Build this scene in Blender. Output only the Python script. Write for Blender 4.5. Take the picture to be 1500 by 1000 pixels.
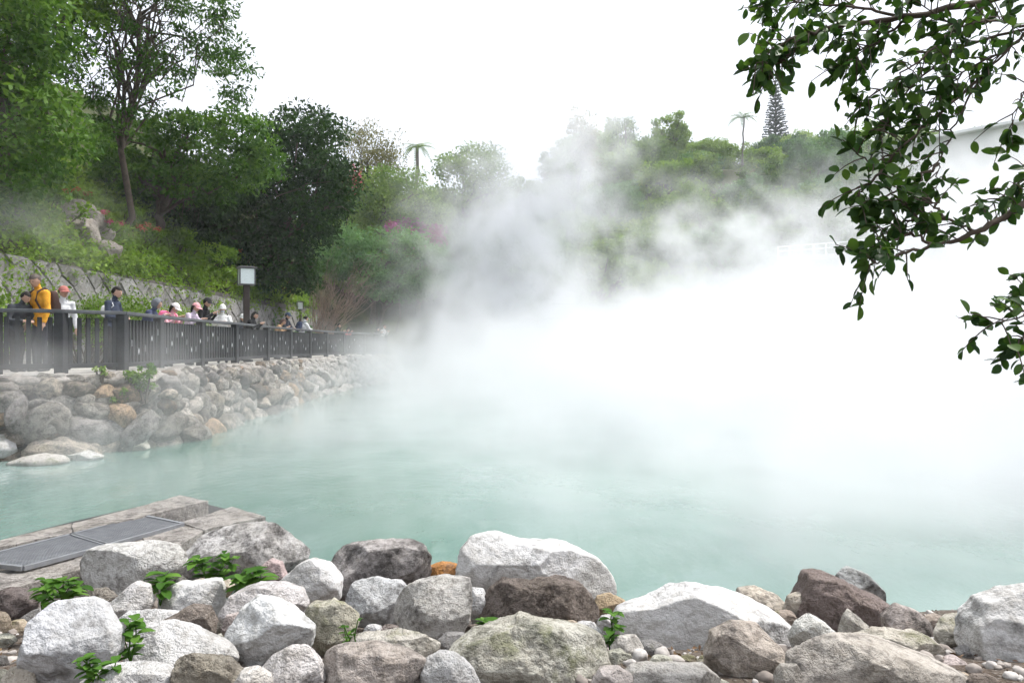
import bpy, bmesh, math, random
import numpy as np
from mathutils import Vector, Matrix, Euler, Quaternion
import time
T0 = time.time()
R = math.radians
for o in list(bpy.data.objects): bpy.data.objects.remove(o, do_unlink=True)
scene = bpy.context.scene
COL = scene.collection

# ------------------------------------------------------------------ camera
EYE = 1.85                  # metres above the pool's water
FPX, CX, HY = 1083.0, 750.0, 506.0      # focal length, centre column, horizon row of the 1500 x 1000 photograph
cam_d = bpy.data.cameras.new('camera'); cam = bpy.data.objects.new('camera', cam_d); COL.objects.link(cam)
cam.location = (0, 0, EYE); cam.rotation_euler = (R(90), 0, 0)
cam_d.sensor_width = 36.0; cam_d.lens = 36.0 * FPX / 1500.0
cam_d.shift_y = (HY - 500.0) / 1500.0
cam_d.clip_start = 0.05; cam_d.clip_end = 3000
scene.camera = cam

# ------------------------------------------------------------------ world, sun, exposure
SUN_EL, SUN_AZ = 60.0, 66.0       # azimuth measured from +Y (view direction) towards +X
w = bpy.data.worlds.new('World'); scene.world = w; w.use_nodes = True
nt = w.node_tree; nt.nodes.clear()
wo = nt.nodes.new('ShaderNodeOutputWorld'); bg = nt.nodes.new('ShaderNodeBackground')
sky = nt.nodes.new('ShaderNodeTexSky'); sky.sky_type = 'NISHITA'; sky.sun_disc = False
sky.sun_elevation = R(SUN_EL); sky.sun_rotation = R(SUN_AZ); sky.air_density = 1.0; sky.dust_density = 2.0
tc = nt.nodes.new('ShaderNodeTexCoord')
cl = nt.nodes.new('ShaderNodeTexNoise'); cl.inputs['Scale'].default_value = 2.2; cl.inputs['Detail'].default_value = 4
mr = nt.nodes.new('ShaderNodeMapRange'); mr.inputs[1].default_value = .35; mr.inputs[2].default_value = .62; mr.inputs[3].default_value = .72; mr.inputs[4].default_value = .93
mx = nt.nodes.new('ShaderNodeMix'); mx.data_type = 'RGBA'
mx.inputs[7].default_value = (7.45, 7.7, 8.25, 1)      # the bright, even cloud layer
nt.links.new(tc.outputs['Generated'], cl.inputs['Vector']); nt.links.new(cl.outputs['Fac'], mr.inputs[0])
nt.links.new(mr.outputs[0], mx.inputs[0]); nt.links.new(sky.outputs[0], mx.inputs[6])
nt.links.new(mx.outputs[2], bg.inputs['Color']); bg.inputs['Strength'].default_value = 0.10
nt.links.new(bg.outputs[0], wo.inputs[0])
sd = bpy.data.lights.new('sun', 'SUN'); sd.energy = 2.8; sd.angle = R(5); sd.color = (1, .965, .91)
sun = bpy.data.objects.new('sun', sd); COL.objects.link(sun)
_d = Vector((math.sin(R(SUN_AZ)) * math.cos(R(SUN_EL)), math.cos(R(SUN_AZ)) * math.cos(R(SUN_EL)), math.sin(R(SUN_EL))))
sun.rotation_euler = _d.to_track_quat('Z', 'Y').to_euler(); sun.location = _d * 80
scene.view_settings.view_transform = 'Standard'; scene.view_settings.look = 'None'
scene.view_settings.exposure = 0.9; scene.view_settings.gamma = 1; scene.view_settings.use_curve_mapping = False
cy = scene.cycles
cy.use_denoising = True
try: cy.denoiser = 'OPENIMAGEDENOISE'
except Exception: pass
cy.max_bounces = 10; cy.diffuse_bounces = 3; cy.glossy_bounces = 2; cy.transmission_bounces = 3; cy.volume_bounces = 6; cy.transparent_max_bounces = 8
cy.volume_step_rate = 3.0; cy.volume_max_steps = 256
cy.use_adaptive_sampling = True; cy.adaptive_threshold = 0.05

# ------------------------------------------------------------------ helpers
def P(x, y, d): return Vector(((x - CX) / FPX * d, d, EYE - (y - HY) / FPX * d))
def tag(o, label=None, cat=None, group=None, kind=None):
    if label: o['label'] = label
    if cat: o['category'] = cat
    if group: o['group'] = group
    if kind: o['kind'] = kind
    return o
def empty(name, loc, label=None, cat=None, group=None, rz=0):
    o = bpy.data.objects.new(name, None); COL.objects.link(o); o.location = loc; o.rotation_euler = (0, 0, rz); o.empty_display_size = .1
    return tag(o, label, cat, group)
def link(name, me, parent=None, mat=None, loc=None, rot=None, scale=None):
    if mat is not None and not me.materials: me.materials.append(mat)
    o = bpy.data.objects.new(name, me); COL.objects.link(o)
    if parent is not None: o.parent = parent
    if loc is not None: o.location = loc
    if rot is not None: o.rotation_euler = rot
    if scale is not None: o.scale = scale
    return o
def mesh_np(name, V, F, mat=None, smooth=False, tint=None):
    """V (n,3), F (m,k) arrays."""
    V = np.asarray(V, np.float32); F = np.asarray(F, np.int32); m, k = F.shape
    me = bpy.data.meshes.new(name)
    me.vertices.add(len(V)); me.vertices.foreach_set('co', V.ravel())
    me.loops.add(m * k); me.loops.foreach_set('vertex_index', F.ravel())
    me.polygons.add(m); me.polygons.foreach_set('loop_start', np.arange(0, m * k, k, dtype=np.int32))
    me.polygons.foreach_set('loop_total', np.full(m, k, np.int32))
    if smooth: me.polygons.foreach_set('use_smooth', np.ones(m, bool))
    if tint is not None:
        a = me.attributes.new('tint', 'FLOAT', 'POINT'); a.data.foreach_set('value', np.asarray(tint, np.float32))
    me.update(calc_edges=True)
    if mat is not None: me.materials.append(mat)
    return me
def bm_mesh(name, bm, mat=None, smooth=False):
    me = bpy.data.meshes.new(name); bm.to_mesh(me); bm.free()
    if smooth: me.polygons.foreach_set('use_smooth', np.ones(len(me.polygons), bool))
    if mat is not None: me.materials.append(mat)
    return me
def add_box(bm, c, s, rot=None, bev=0):
    r = bmesh.ops.create_cube(bm, size=1.0)
    M = Matrix.Translation(c) @ (rot.to_matrix().to_4x4() if rot is not None else Matrix.Identity(4)) @ Matrix.Diagonal((s[0], s[1], s[2], 1))
    bmesh.ops.transform(bm, matrix=M, verts=r['verts'])
    if bev:
        ed = list({e for v in r['verts'] for e in v.link_edges})
        bmesh.ops.bevel(bm, geom=ed, offset=bev, segments=1, affect='EDGES', profile=.5)
def box_mesh(name, c, s, mat=None, bev=0, rot=None):
    bm = bmesh.new(); add_box(bm, c, s, rot, bev); return bm_mesh(name, bm, mat)
def tube_np(pts, rad, sides=6, cap=True):
    """tapered tube along a polyline -> V, F(quads)"""
    pts = np.asarray([tuple(p) for p in pts], float); n = len(pts); rad = np.broadcast_to(np.asarray(rad, float), (n,))
    t = np.gradient(pts, axis=0); t /= np.linalg.norm(t, axis=1)[:, None] + 1e-9
    ref = np.array([0, 0, 1.0]) if abs(t[0, 2]) < .8 else np.array([1.0, 0, 0])
    a = np.cross(t, ref); a /= np.linalg.norm(a, axis=1)[:, None] + 1e-9
    b = np.cross(t, a)
    th = np.linspace(0, 2 * np.pi, sides, endpoint=False)
    V = pts[:, None] + rad[:, None, None] * (np.cos(th)[None, :, None] * a[:, None] + np.sin(th)[None, :, None] * b[:, None])
    V = V.reshape(-1, 3); F = []
    i = np.arange(n - 1)[:, None] * sides; j = np.arange(sides)[None]; j2 = (j + 1) % sides
    F = np.stack([i + j, i + j2, i + sides + j2, i + sides + j], -1).reshape(-1, 4)
    return V, F
class Acc:
    def __init__(s): s.V = []; s.F = []; s.T = []; s.n = 0
    def add(s, V, F, t=None):
        s.V.append(V); s.F.append(np.asarray(F) + s.n); s.n += len(V)
        s.T.append(np.full(len(V), .5) if t is None else np.broadcast_to(t, (len(V),)))
    def mesh(s, name, mat=None, smooth=False):
        return mesh_np(name, np.concatenate(s.V), np.concatenate(s.F), mat, smooth, np.concatenate(s.T))
def curve_pts(p0, p1, n=6, sag=0.0, wob=0.0, rng=None):
    p0 = np.array(p0, float); p1 = np.array(p1, float); t = np.linspace(0, 1, n)[:, None]
    q = p0 + (p1 - p0) * t; q[:, 2] += (sag * np.sin(t * np.pi))[:, 0]
    if wob and rng is not None:
        L = np.linalg.norm(p1 - p0); q[1:-1] += rng.normal(0, wob * L, (n - 2, 3))
    return q

# numpy value noise
def _hash(i, j, k, s):
    h = (i * 374761393 + j * 668265263 + k * 2147483647 + s * 1274126177) & 0xffffffff
    h = ((h ^ (h >> 13)) * 1274126177) & 0xffffffff
    h = ((h ^ (h >> 16)) * 2246822519) & 0xffffffff
    return ((h ^ (h >> 15)) & 0xffff) / 65535.0
def vnoise(p, s=0):
    p = np.asarray(p, float); f = np.floor(p); u = p - f; u = u * u * (3 - 2 * u); f = f.astype(np.int64)
    r = 0
    for a in (0, 1):
        for b in (0, 1):
            for c in (0, 1):
                wgt = (u[..., 0] if a else 1 - u[..., 0]) * (u[..., 1] if b else 1 - u[..., 1]) * (u[..., 2] if c else 1 - u[..., 2])
                r = r + wgt * _hash(f[..., 0] + a, f[..., 1] + b, f[..., 2] + c, s)
    return r * 2 - 1
def fbm(p, s=0, o=4, g=.5):
    r = 0; a = 1.0
    for i in range(o): r = r + a * vnoise(np.asarray(p) * 2 ** i, s + i * 17); a *= g
    return r

# ------------------------------------------------------------------ node helper
class NB:
    def __init__(s, name):
        s.m = bpy.data.materials.new(name); s.m.use_nodes = True; s.t = s.m.node_tree; s.t.nodes.clear()
        s.out = s.t.nodes.new('ShaderNodeOutputMaterial')
    def n(s, ty, **kw):
        q = s.t.nodes.new('ShaderNode' + ty)
        for k, v in kw.items(): setattr(q, k, v)
        return q
    def l(s, a, b): s.t.links.new(a, b)
    def set(s, sock, v):
        if isinstance(v, bpy.types.NodeSocket): s.l(v, sock)
        else: sock.default_value = v
    def math(s, op, a, b=0.0, c=0.0, clamp=False):
        q = s.n('Math', operation=op, use_clamp=clamp); s.set(q.inputs[0], a); s.set(q.inputs[1], b)
        if op in ('MULTIPLY_ADD', 'SMOOTH_MIN', 'SMOOTH_MAX', 'COMPARE'): s.set(q.inputs[2], c)
        return q.outputs[0]
    def vec(s, op, a, b=(0, 0, 0)):
        q = s.n('VectorMath', operation=op); s.set(q.inputs[0], a); s.set(q.inputs[1], b)
        return q.outputs['Value'] if op in ('LENGTH', 'DOT_PRODUCT', 'DISTANCE') else q.outputs[0]
    def noise(s, vec, scale, detail=3, rough=.5, out='Fac', dist=0.0):
        q = s.n('TexNoise'); s.set(q.inputs['Vector'], vec); q.inputs['Scale'].default_value = scale
        q.inputs['Detail'].default_value = detail; q.inputs['Roughness'].default_value = rough; q.inputs['Distortion'].default_value = dist
        return q.outputs[out]
    def rng(s, v, a, b, c=0.0, d=1.0, smooth=False):
        q = s.n('MapRange'); q.interpolation_type = 'SMOOTHSTEP' if smooth else 'LINEAR'
        s.set(q.inputs[0], v)
        for i, z in enumerate((a, b, c, d)): s.set(q.inputs[1 + i], z)
        return q.outputs[0]
    def mix(s, f, a, b, blend='MIX'):
        q = s.n('Mix', data_type='RGBA', blend_type=blend); s.set(q.inputs[0], f)
        for i, z in ((6, a), (7, b)):
            if isinstance(z, (tuple, list)) and len(z) == 3: z = (*z, 1)
            s.set(q.inputs[i], z)
        return q.outputs[2]
    def bump(s, h, strength=.3, dist=.02, nrm=None):
        q = s.n('Bump'); s.l(h, q.inputs['Height']); q.inputs['Strength'].default_value = strength; q.inputs['Distance'].default_value = dist
        if nrm is not None: s.l(nrm, q.inputs['Normal'])
        return q.outputs[0]
    def bsdf(s, col, rough=.8, spec=.3, nrm=None, metal=0.0):
        q = s.n('BsdfPrincipled')
        if isinstance(col, (tuple, list)) and len(col) == 3: col = (*col, 1)
        s.set(q.inputs['Base Color'], col); s.set(q.inputs['Roughness'], rough); q.inputs['Specular IOR Level'].default_value = spec; q.inputs['Metallic'].default_value = metal
        if nrm is not None: s.l(nrm, q.inputs['Normal'])
        return q
    def done(s, sh): s.l(sh.outputs[0] if hasattr(sh, 'outputs') else sh, s.out.inputs[0]); return s.m
# ------------------------------------------------------------------ materials
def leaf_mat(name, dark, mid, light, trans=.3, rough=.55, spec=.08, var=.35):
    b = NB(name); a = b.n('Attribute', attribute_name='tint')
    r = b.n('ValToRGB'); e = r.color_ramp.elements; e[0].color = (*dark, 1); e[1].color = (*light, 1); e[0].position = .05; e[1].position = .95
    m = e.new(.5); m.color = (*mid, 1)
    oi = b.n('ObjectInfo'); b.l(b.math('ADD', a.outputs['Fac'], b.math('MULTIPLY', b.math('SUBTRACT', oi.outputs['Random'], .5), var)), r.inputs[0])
    p = b.bsdf(r.outputs[0], rough, spec)
    t = b.n('BsdfTranslucent'); b.l(b.mix(1.0, r.outputs[0], (1.3, 1.35, .6), 'MULTIPLY'), t.inputs[0])
    mxs = b.n('MixShader'); mxs.inputs[0].default_value = trans; b.l(p.outputs[0], mxs.inputs[1]); b.l(t.outputs[0], mxs.inputs[2])
    return b.done(mxs)
def plain(name, col, rough=.8, spec=.3, var=.12, scale=8.0, metal=0.0, bump=.0):
    b = NB(name); tcn = b.n('TexCoord'); f = b.noise(tcn.outputs['Object'], scale, 4, .6)
    c = b.mix(b.rng(f, .3, .7), tuple(x * (1 - var) for x in col), tuple(min(1, x * (1 + var)) for x in col))
    n = b.bump(b.noise(tcn.outputs['Object'], scale * 4, 3), bump, .01) if bump else None
    return b.done(b.bsdf(c, rough, spec, n, metal))
def rock_mat(name, dark=(.09, .085, .08), scale=5.0, bump=.55, speck=.25, vein=0.0, moss=0.0):
    """stone: object colour is the ground tone, object alpha the amount of dark mottling"""
    b = NB(name); tcn = b.n('TexCoord'); oi = b.n('ObjectInfo')
    off = b.vec('SCALE', (17.3, 9.1, 23.7)); b.t.nodes[-1].inputs['Scale'].default_value = 1
    q = b.n('VectorMath', operation='MULTIPLY_ADD'); b.l(oi.outputs['Random'], q.inputs[0]); q.inputs[1].default_value = (37, 51, 23); b.l(tcn.outputs['Object'], q.inputs[2])
    v = q.outputs[0]
    n1 = b.noise(v, scale, 6, .62, dist=.4); n2 = b.noise(v, scale * 5, 5, .65); n3 = b.noise(v, scale * 22, 3, .6); n4 = b.noise(v, scale * .55, 3, .5)
    base = b.mix(b.rng(n4, .3, .7), b.mix(1, oi.outputs['Color'], (.80, .78, .75), 'MULTIPLY'), b.mix(1, oi.outputs['Color'], (1.10, 1.09, 1.10), 'MULTIPLY'))
    thr = b.math('SUBTRACT', .69, b.math('MULTIPLY', oi.outputs['Alpha'], .30))
    blot = b.math('ADD', b.math('MULTIPLY', n1, .72), b.math('MULTIPLY', n2, .28))
    mask = b.rng(blot, b.math('SUBTRACT', thr, .10), b.math('ADD', thr, .07), 0, .85)
    c = b.mix(mask, base, dark)
    c = b.mix(b.rng(n2, .48, .66, 0, .7), c, b.mix(1, c, (.60, .58, .55), 'MULTIPLY'))
    c = b.mix(b.rng(n3, .58, .68, 0, speck), c, (.10, .10, .10))
    c = b.mix(b.rng(n3, .30, .40, speck, 0), c, (.72, .71, .69))
    if vein:
        rg = b.math('ABSOLUTE', b.math('SUBTRACT', b.noise(v, scale * 1.1, 5, .55, dist=1.2), .5))
        c = b.mix(b.math('MULTIPLY', b.rng(rg, .0, .018, vein, 0), b.rng(n4, .42, .6)), c, (.24, .24, .24))
        rg2 = b.math('ABSOLUTE', b.math('SUBTRACT', b.noise(v, scale * 3.1, 4, .6, dist=.6), .52))
        c = b.mix(b.rng(rg2, .0, .03, vein * .5, 0), c, b.mix(1, c, (.7, .7, .7), 'MULTIPLY'))
    if moss:
        g = b.n('NewGeometry'); sx = b.n('SeparateXYZ'); b.l(g.outputs['Normal'], sx.inputs[0])
        c = b.mix(b.math('MULTIPLY', b.rng(b.noise(v, scale * 1.3, 5, .65), .52, .66, 0, moss), b.rng(sx.outputs[2], -.2, .6)), c, (.13, .14, .045))
    st = b.noise(b.vec('MULTIPLY', v, (1, 1, 3.2)), scale * 2.2, 5, .6, dist=.8)
    fr = b.math('ABSOLUTE', b.math('SUBTRACT', b.noise(v, scale * 1.7, 4, .55, dist=.9), .5))
    fcut = b.rng(fr, 0, .03, 1, 0)
    fcut = b.math('MULTIPLY', fcut, b.rng(b.noise(v, scale * .9, 2, .5), .5, .62))
    c = b.mix(b.math('MULTIPLY', fcut, .25), c, b.mix(1, c, (.35, .33, .31), 'MULTIPLY'))
    c = b.mix(b.rng(st, .5, .68, 0, .5), c, b.mix(1, c, (.68, .66, .62), 'MULTIPLY'))
    n1 = b.math('SUBTRACT', b.math('ADD', n1, b.math('MULTIPLY', st, .35)), b.math('MULTIPLY', fcut, .18))
    h = b.math('ADD', b.math('ADD', b.math('MULTIPLY', n1, .8), b.math('MULTIPLY', n2, .6)), b.math('MULTIPLY', n3, .3))
    return b.done(b.bsdf(c, .88, .25, b.bump(h, bump, .07)))
M = {}
M['rock'] = rock_mat('pale_stone', (.13, .12, .11), 5, .8, .3); M['rockd'] = rock_mat('mottled_stone', (.055, .05, .048), 7, .6, .35)
M['rockv'] = rock_mat('veined_stone', (.10, .10, .10), 4, .5, .15, .6); M['rockm'] = rock_mat('mossy_stone', (.08, .085, .06), 6, .65, .3, 0, .6)
M['rockr'] = rock_mat('rough_stone', (.06, .045, .035), 11, 1.0, .3)
M['wallrock'] = rock_mat('wall_boulder_stone', (.06, .055, .05), 3.2, .7, .25, 0, .35)
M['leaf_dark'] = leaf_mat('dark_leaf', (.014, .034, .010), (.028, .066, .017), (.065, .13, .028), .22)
M['leaf_mid'] = leaf_mat('mid_leaf', (.028, .070, .013), (.062, .135, .024), (.13, .23, .045), .32)
M['leaf_light'] = leaf_mat('light_leaf', (.07, .135, .018), (.135, .23, .034), (.23, .33, .065), .38)
M['leaf_blue'] = leaf_mat('blue_green_leaf', (.045, .10, .045), (.085, .17, .075), (.14, .25, .11), .32, var=.6)
M['leaf_olive'] = leaf_mat('olive_leaf', (.085, .09, .03), (.15, .145, .055), (.23, .21, .09), .32)
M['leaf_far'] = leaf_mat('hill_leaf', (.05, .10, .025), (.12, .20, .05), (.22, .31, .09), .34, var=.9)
M['leaf_pine'] = leaf_mat('pine_needle', (.012, .028, .02), (.022, .042, .03), (.035, .06, .04), .1)
M['leaf_ficus'] = leaf_mat('glossy_leaf', (.016, .045, .010), (.036, .088, .018), (.085, .16, .032), .35, .5, .25)
M['leaf_weed'] = leaf_mat('weed_leaf', (.04, .10, .016), (.07, .165, .026), (.13, .25, .045), .35)
M['flower_pink'] = leaf_mat('pink_blossom', (.35, .05, .13), (.5, .09, .2), (.62, .2, .32), .3)
M['flower_red'] = leaf_mat('red_blossom', (.30, .06, .04), (.45, .10, .07), (.55, .18, .12), .3)
M['flower_purple'] = leaf_mat('purple_blossom', (.22, .04, .17), (.33, .07, .26), (.45, .15, .36), .3)
M['bark'] = plain('bark', (.09, .07, .055), .9, .2, .35, 6, 0, .6)
M['bark_grey'] = plain('grey_bark', (.17, .15, .13), .9, .2, .3, 6, 0, .5)
M['twig'] = plain('dry_twig', (.27, .20, .16), .9, .2, .25)
M['fence'] = plain('weathered_dark_timber', (.034, .035, .039), .75, .3, .3, 5, 0, .3)
M['rail'] = plain('worn_rail_timber', (.085, .088, .095), .7, .3, .3, 5, 0, .3)
M['mark'] = plain('pale_inlay', (.62, .63, .65), .6)
M['post'] = plain('brown_post_paint', (.045, .032, .028), .6)
M['lampglass'] = plain('milky_glass', (.72, .78, .78), .25, .5, .03)
M['lampframe'] = plain('lamp_frame_metal', (.10, .10, .10), .5)
M['concrete'] = plain('pale_concrete', (.46, .44, .41), .9, .2, .18, 2.2, 0, .4)
M['steel'] = plain('galvanised_steel', (.30, .31, .33), .5, .5, .15, 12, .6)
M['mortar'] = plain('grey_mortar', (.11, .10, .095), .95, .2, .3, 4, 0, .6)
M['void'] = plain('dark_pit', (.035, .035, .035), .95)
M['white'] = plain('white_paint', (.78, .78, .77), .6, .3, .05)
M['window'] = plain('window_glass', (.10, .12, .14), .15, .5, .1)
def ground_mat():
    b = NB('hill_soil'); g = b.n('NewGeometry'); p = g.outputs['Position']
    n1 = b.noise(p, .35, 5, .6); n2 = b.noise(p, 3, 5, .65)
    c = b.mix(b.rng(n1, .35, .65), (.035, .05, .018), (.07, .085, .03)); c = b.mix(b.rng(n2, .45, .7), c, (.06, .045, .028))
    return b.done(b.bsdf(c, .95, .1, b.bump(n2, .8, .15)))
M['ground'] = ground_mat()
def bank_mat():
    b = NB('gravelly_soil'); g = b.n('NewGeometry'); p = g.outputs['Position']
    n1 = b.noise(p, 2.5, 5, .6); n2 = b.noise(p, 24, 5, .7); vo = b.n('TexVoronoi'); b.l(p, vo.inputs['Vector']); vo.inputs['Scale'].default_value = 38
    c = b.mix(b.rng(n1, .35, .65), (.12, .095, .075), (.21, .18, .155)); c = b.mix(b.rng(n2, .45, .65), c, (.11, .08, .06))
    c = b.mix(b.rng(vo.outputs['Distance'], .1, .35, .5, 0), c, (.40, .38, .36))
    h = b.math('ADD', n2, b.math('MULTIPLY', vo.outputs['Distance'], -.8))
    return b.done(b.bsdf(c, .95, .15, b.bump(h, 1.0, .04)))
M['bank'] = bank_mat()
def water_mat():
    b = NB('milky_turquoise_water'); g = b.n('NewGeometry'); p = g.outputs['Position']
    mp = b.vec('MULTIPLY', p, (1, .55, 1))
    n1 = b.noise(mp, .30, 4, .55); n2 = b.noise(mp, 2.2, 4, .6); n3 = b.noise(mp, 9, 3, .55)
    c = b.mix(b.rng(n1, .35, .65), (.05, .145, .108), (.21, .285, .265))
    c = b.mix(b.rng(n2, .55, .75, 0, .3), c, (.28, .36, .335))
    h = b.math('ADD', n2, b.math('MULTIPLY', n3, .3))
    return b.done(b.bsdf(c, .09, .5, b.bump(h, .22, .06)))
M['water'] = water_mat()

# ------------------------------------------------------------------ terrain, water
def sstep(a, b, x):
    t = np.clip((x - a) / (b - a), 0, 1); return t * t * (3 - 2 * t)
def H(x, y):
    """height of the land above the pool"""
    x = np.asarray(x, float); y = np.asarray(y, float)
    nz = fbm(np.stack([x * .09, y * .09, x * 0 + 3.3], -1), 5, 4)
    yb = 47 + 19 * sstep(-6, 10, x)
    fy = y - yb
    ks = .56 + .44 * sstep(-.02, .11, x / np.maximum(y, 1))
    far = np.where(fy > 0, ks * np.minimum(fy * .47, 26 + fy * .12) + nz * 2.0 * sstep(0, 25, fy), fy * .5)
    lx = -12.05 - x
    left = np.where(lx > 0, 4.05 + np.minimum(lx * .82, 14 + lx * .2) + nz * .7 * sstep(0, 3, lx), -1.2 - lx * 0)
    right = np.minimum((x - 40 - y * .25) * .5, 26)
    front = 1.28 - .248 * y + .05 * vnoise(np.stack([x * 1.3, y * 1.3, x * 0], -1), 9)
    front = np.where(y < 1.5, np.minimum(front, 1.0), front)
    h = np.maximum(np.maximum(far, left), np.maximum(right, np.minimum(front, 1.0)))
    return np.maximum(h, -1.2)
def axis(spec):
    out = []
    for a, b_, s in spec: out += list(np.arange(a, b_, s))
    return np.array(out + [spec[-1][1]])
gx = axis([(-200, -120, 16), (-120, -30, 3), (-30, -13, 1), (-13, -12.06, .47), (-12.06, -12.0, .06), (-12.0, -9, 1), (-9, 6, .25), (6, 40, 1.5), (40, 140, 3), (140, 200, 15)])
gy = axis([(-60, 0, 6), (0, 6.6, .2), (6.6, 46, 1.2), (46, 180, 3), (180, 250, 14)])
GX, GY = np.meshgrid(gx, gy); GZ = H(GX, GY)
V = np.stack([GX, GY, GZ], -1).reshape(-1, 3); nx, ny = len(gx), len(gy)
ii = (np.arange(ny - 1)[:, None] * nx + np.arange(nx - 1)[None]).ravel()
F = np.stack([ii, ii + 1, ii + 1 + nx, ii + nx], -1)
me = mesh_np('terrain', V, F, M['ground'], True); me.materials.append(M['bank'])
cyf = V[F].mean(1); mi = ((cyf[:, 1] < 8) & (cyf[:, 0] > -12)).astype(np.int32); me.polygons.foreach_set('material_index', mi)
tag(link('terrain', me), 'green hillsides and stony bank around the steaming pool', None, None, 'structure')
bm = bmesh.new()
for q in ((-12.2, 2.0, 0), (60, 2.0, 0), (60, 70, 0), (-12.2, 70, 0)): bm.verts.new(q)
bm.faces.new(bm.verts)
tag(link('pool_water', bm_mesh('pool_water', bm, M['water'])), 'milky turquoise hot spring water under drifting steam', None, None, 'structure')
# ------------------------------------------------------------------ foliage
def leaves(acc, C, out, size, rng, aspect=.55, updown=.35, tint=None, jit=.3):
    """leaf faces at C (n,3); out = outward direction; two folded triangles each"""
    n = len(C)
    d = out * .8 + rng.normal(0, .6, (n, 3)); d[:, 2] -= updown * rng.random(n); d /= np.linalg.norm(d, axis=1)[:, None] + 1e-9
    up = rng.normal(0, .55, (n, 3)); up[:, 2] += 1
    s = np.cross(d, up); s /= np.linalg.norm(s, axis=1)[:, None] + 1e-9
    nn = np.cross(s, d)
    L = (size * (1 + jit * rng.uniform(-1, 1, n)))[:, None]; W = L * aspect * .5
    b = C - d * L * .5; t = C + d * L * .5 - nn * L * .08
    m = C - d * L * .05 + nn * L * .10
    V = np.stack([b, m + s * W - nn * L * .12, t, m - s * W - nn * L * .12], 1).reshape(-1, 3)
    i = np.arange(n) * 4
    F = np.concatenate([np.stack([i, i + 1, i + 2], -1), np.stack([i, i + 2, i + 3], -1)])
    if tint is None: tint = rng.random(n)
    acc.add(V, F, np.repeat(tint, 4))
def clump_leaves(acc, cen, rad, n, size, rng, flat=.75, tint0=None, **kw):
    d = rng.normal(0, 1, (n, 3)); d /= np.linalg.norm(d, axis=1)[:, None]
    r = rad * rng.random(n) ** .45
    C = np.array(cen) + d * r[:, None] * np.array([1, 1, flat])
    t = (rng.random() if tint0 is None else tint0)
    leaves(acc, C, d, np.full(n, size), rng, tint=np.clip(t * .6 + .4 * rng.random(n), 0, 1), **kw)
def branch(acc, p0, p1, r0, r1, rng, sag=0.0, wob=.04, n=6, sides=6):
    q = curve_pts(p0, p1, n, sag, wob, rng); V, F = tube_np(q, np.linspace(r0, r1, n), sides); acc.add(V, F); return q
def in_poly(px, py, poly):
    c = np.zeros(len(px), bool); j = len(poly) - 1
    for i in range(len(poly)):
        xi, yi = poly[i]; xj, yj = poly[j]
        c ^= ((yi > py) != (yj > py)) & (px < (xj - xi) * (py - yi) / (yj - yi + 1e-9) + xi); j = i
    return c
def silhouette_points(poly, n, d, spread, rng):
    """points of a crown whose outline, seen from the path, is poly (photo pixels at distance d): a rounded body, deepest in the middle"""
    a = np.array(poly, float); lo, hi = a.min(0), a.max(0); out = []
    while len(out) < n:
        q = rng.uniform(lo, hi, (n * 3, 2)); q = q[in_poly(q[:, 0], q[:, 1], poly)]; out += list(q)
    q = np.array(out[:n]); dd = d + spread * rng.uniform(-1, 1, n)
    return np.stack([(q[:, 0] - CX) / FPX * dd, dd, EYE - (q[:, 1] - HY) / FPX * dd], -1)
def tree_px(name, label, cat, base, poly, d, spread, nclump, rad, nleaf, lsize, mat, seed, trunk_r=.22, fork=.45, bark=None, group=None, flat=.75, aspect=.55, updown=.35, limbs=14):
    rng = np.random.default_rng(seed)
    root = empty(name, base, label, cat, group)
    pts = silhouette_points(poly, nclump, d, spread, rng) - np.array(base)
    acc = Acc()
    for c in pts: clump_leaves(acc, c, rad * rng.uniform(.6, 1.25), int(nleaf * rng.uniform(.6, 1.3)), lsize, rng, flat, aspect=aspect, updown=updown)
    link('crown', acc.mesh('crown', mat), root)
    tr = Acc(); cen = pts.mean(0); top = np.array([cen[0] * .7, cen[1] * .7, cen[2] * fork * 1.6])
    q = branch(tr, (0, 0, -.4), top, trunk_r, trunk_r * .45, rng, 0, .03, 8, 8)
    for c in pts[rng.choice(len(pts), min(limbs, len(pts)), False)]:
        s = q[rng.integers(3, 8)]; br = branch(tr, s, c, trunk_r * .36, trunk_r * .06, rng, .25, .05, 7, 5)
        for k in range(2):
            e = br[4] + rng.normal(0, rad * .9, 3); branch(tr, br[4], e, trunk_r * .12, trunk_r * .03, rng, .05, .05, 4, 4)
    link('trunk', tr.mesh('trunk', bark or M['bark'], True), root)
    return root
def gz(x, y): return float(H(np.array([x]), np.array([y]))[0])
def ground_at(px, d):
    x = (px - CX) / FPX * d; return (x, d, gz(x, d))

def ray_ground(px, py, d0=14.0):
    """where the line of sight through a photo pixel meets the land"""
    d = np.arange(d0, 120, .1); x = (px - CX) / FPX * d; z = EYE - (py - HY) / FPX * d; hit = np.nonzero(H(x, d) >= z)[0]
    i = hit[0] if len(hit) else 0; return (float(x[i]), float(d[i]), gz(x[i], d[i]))
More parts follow.
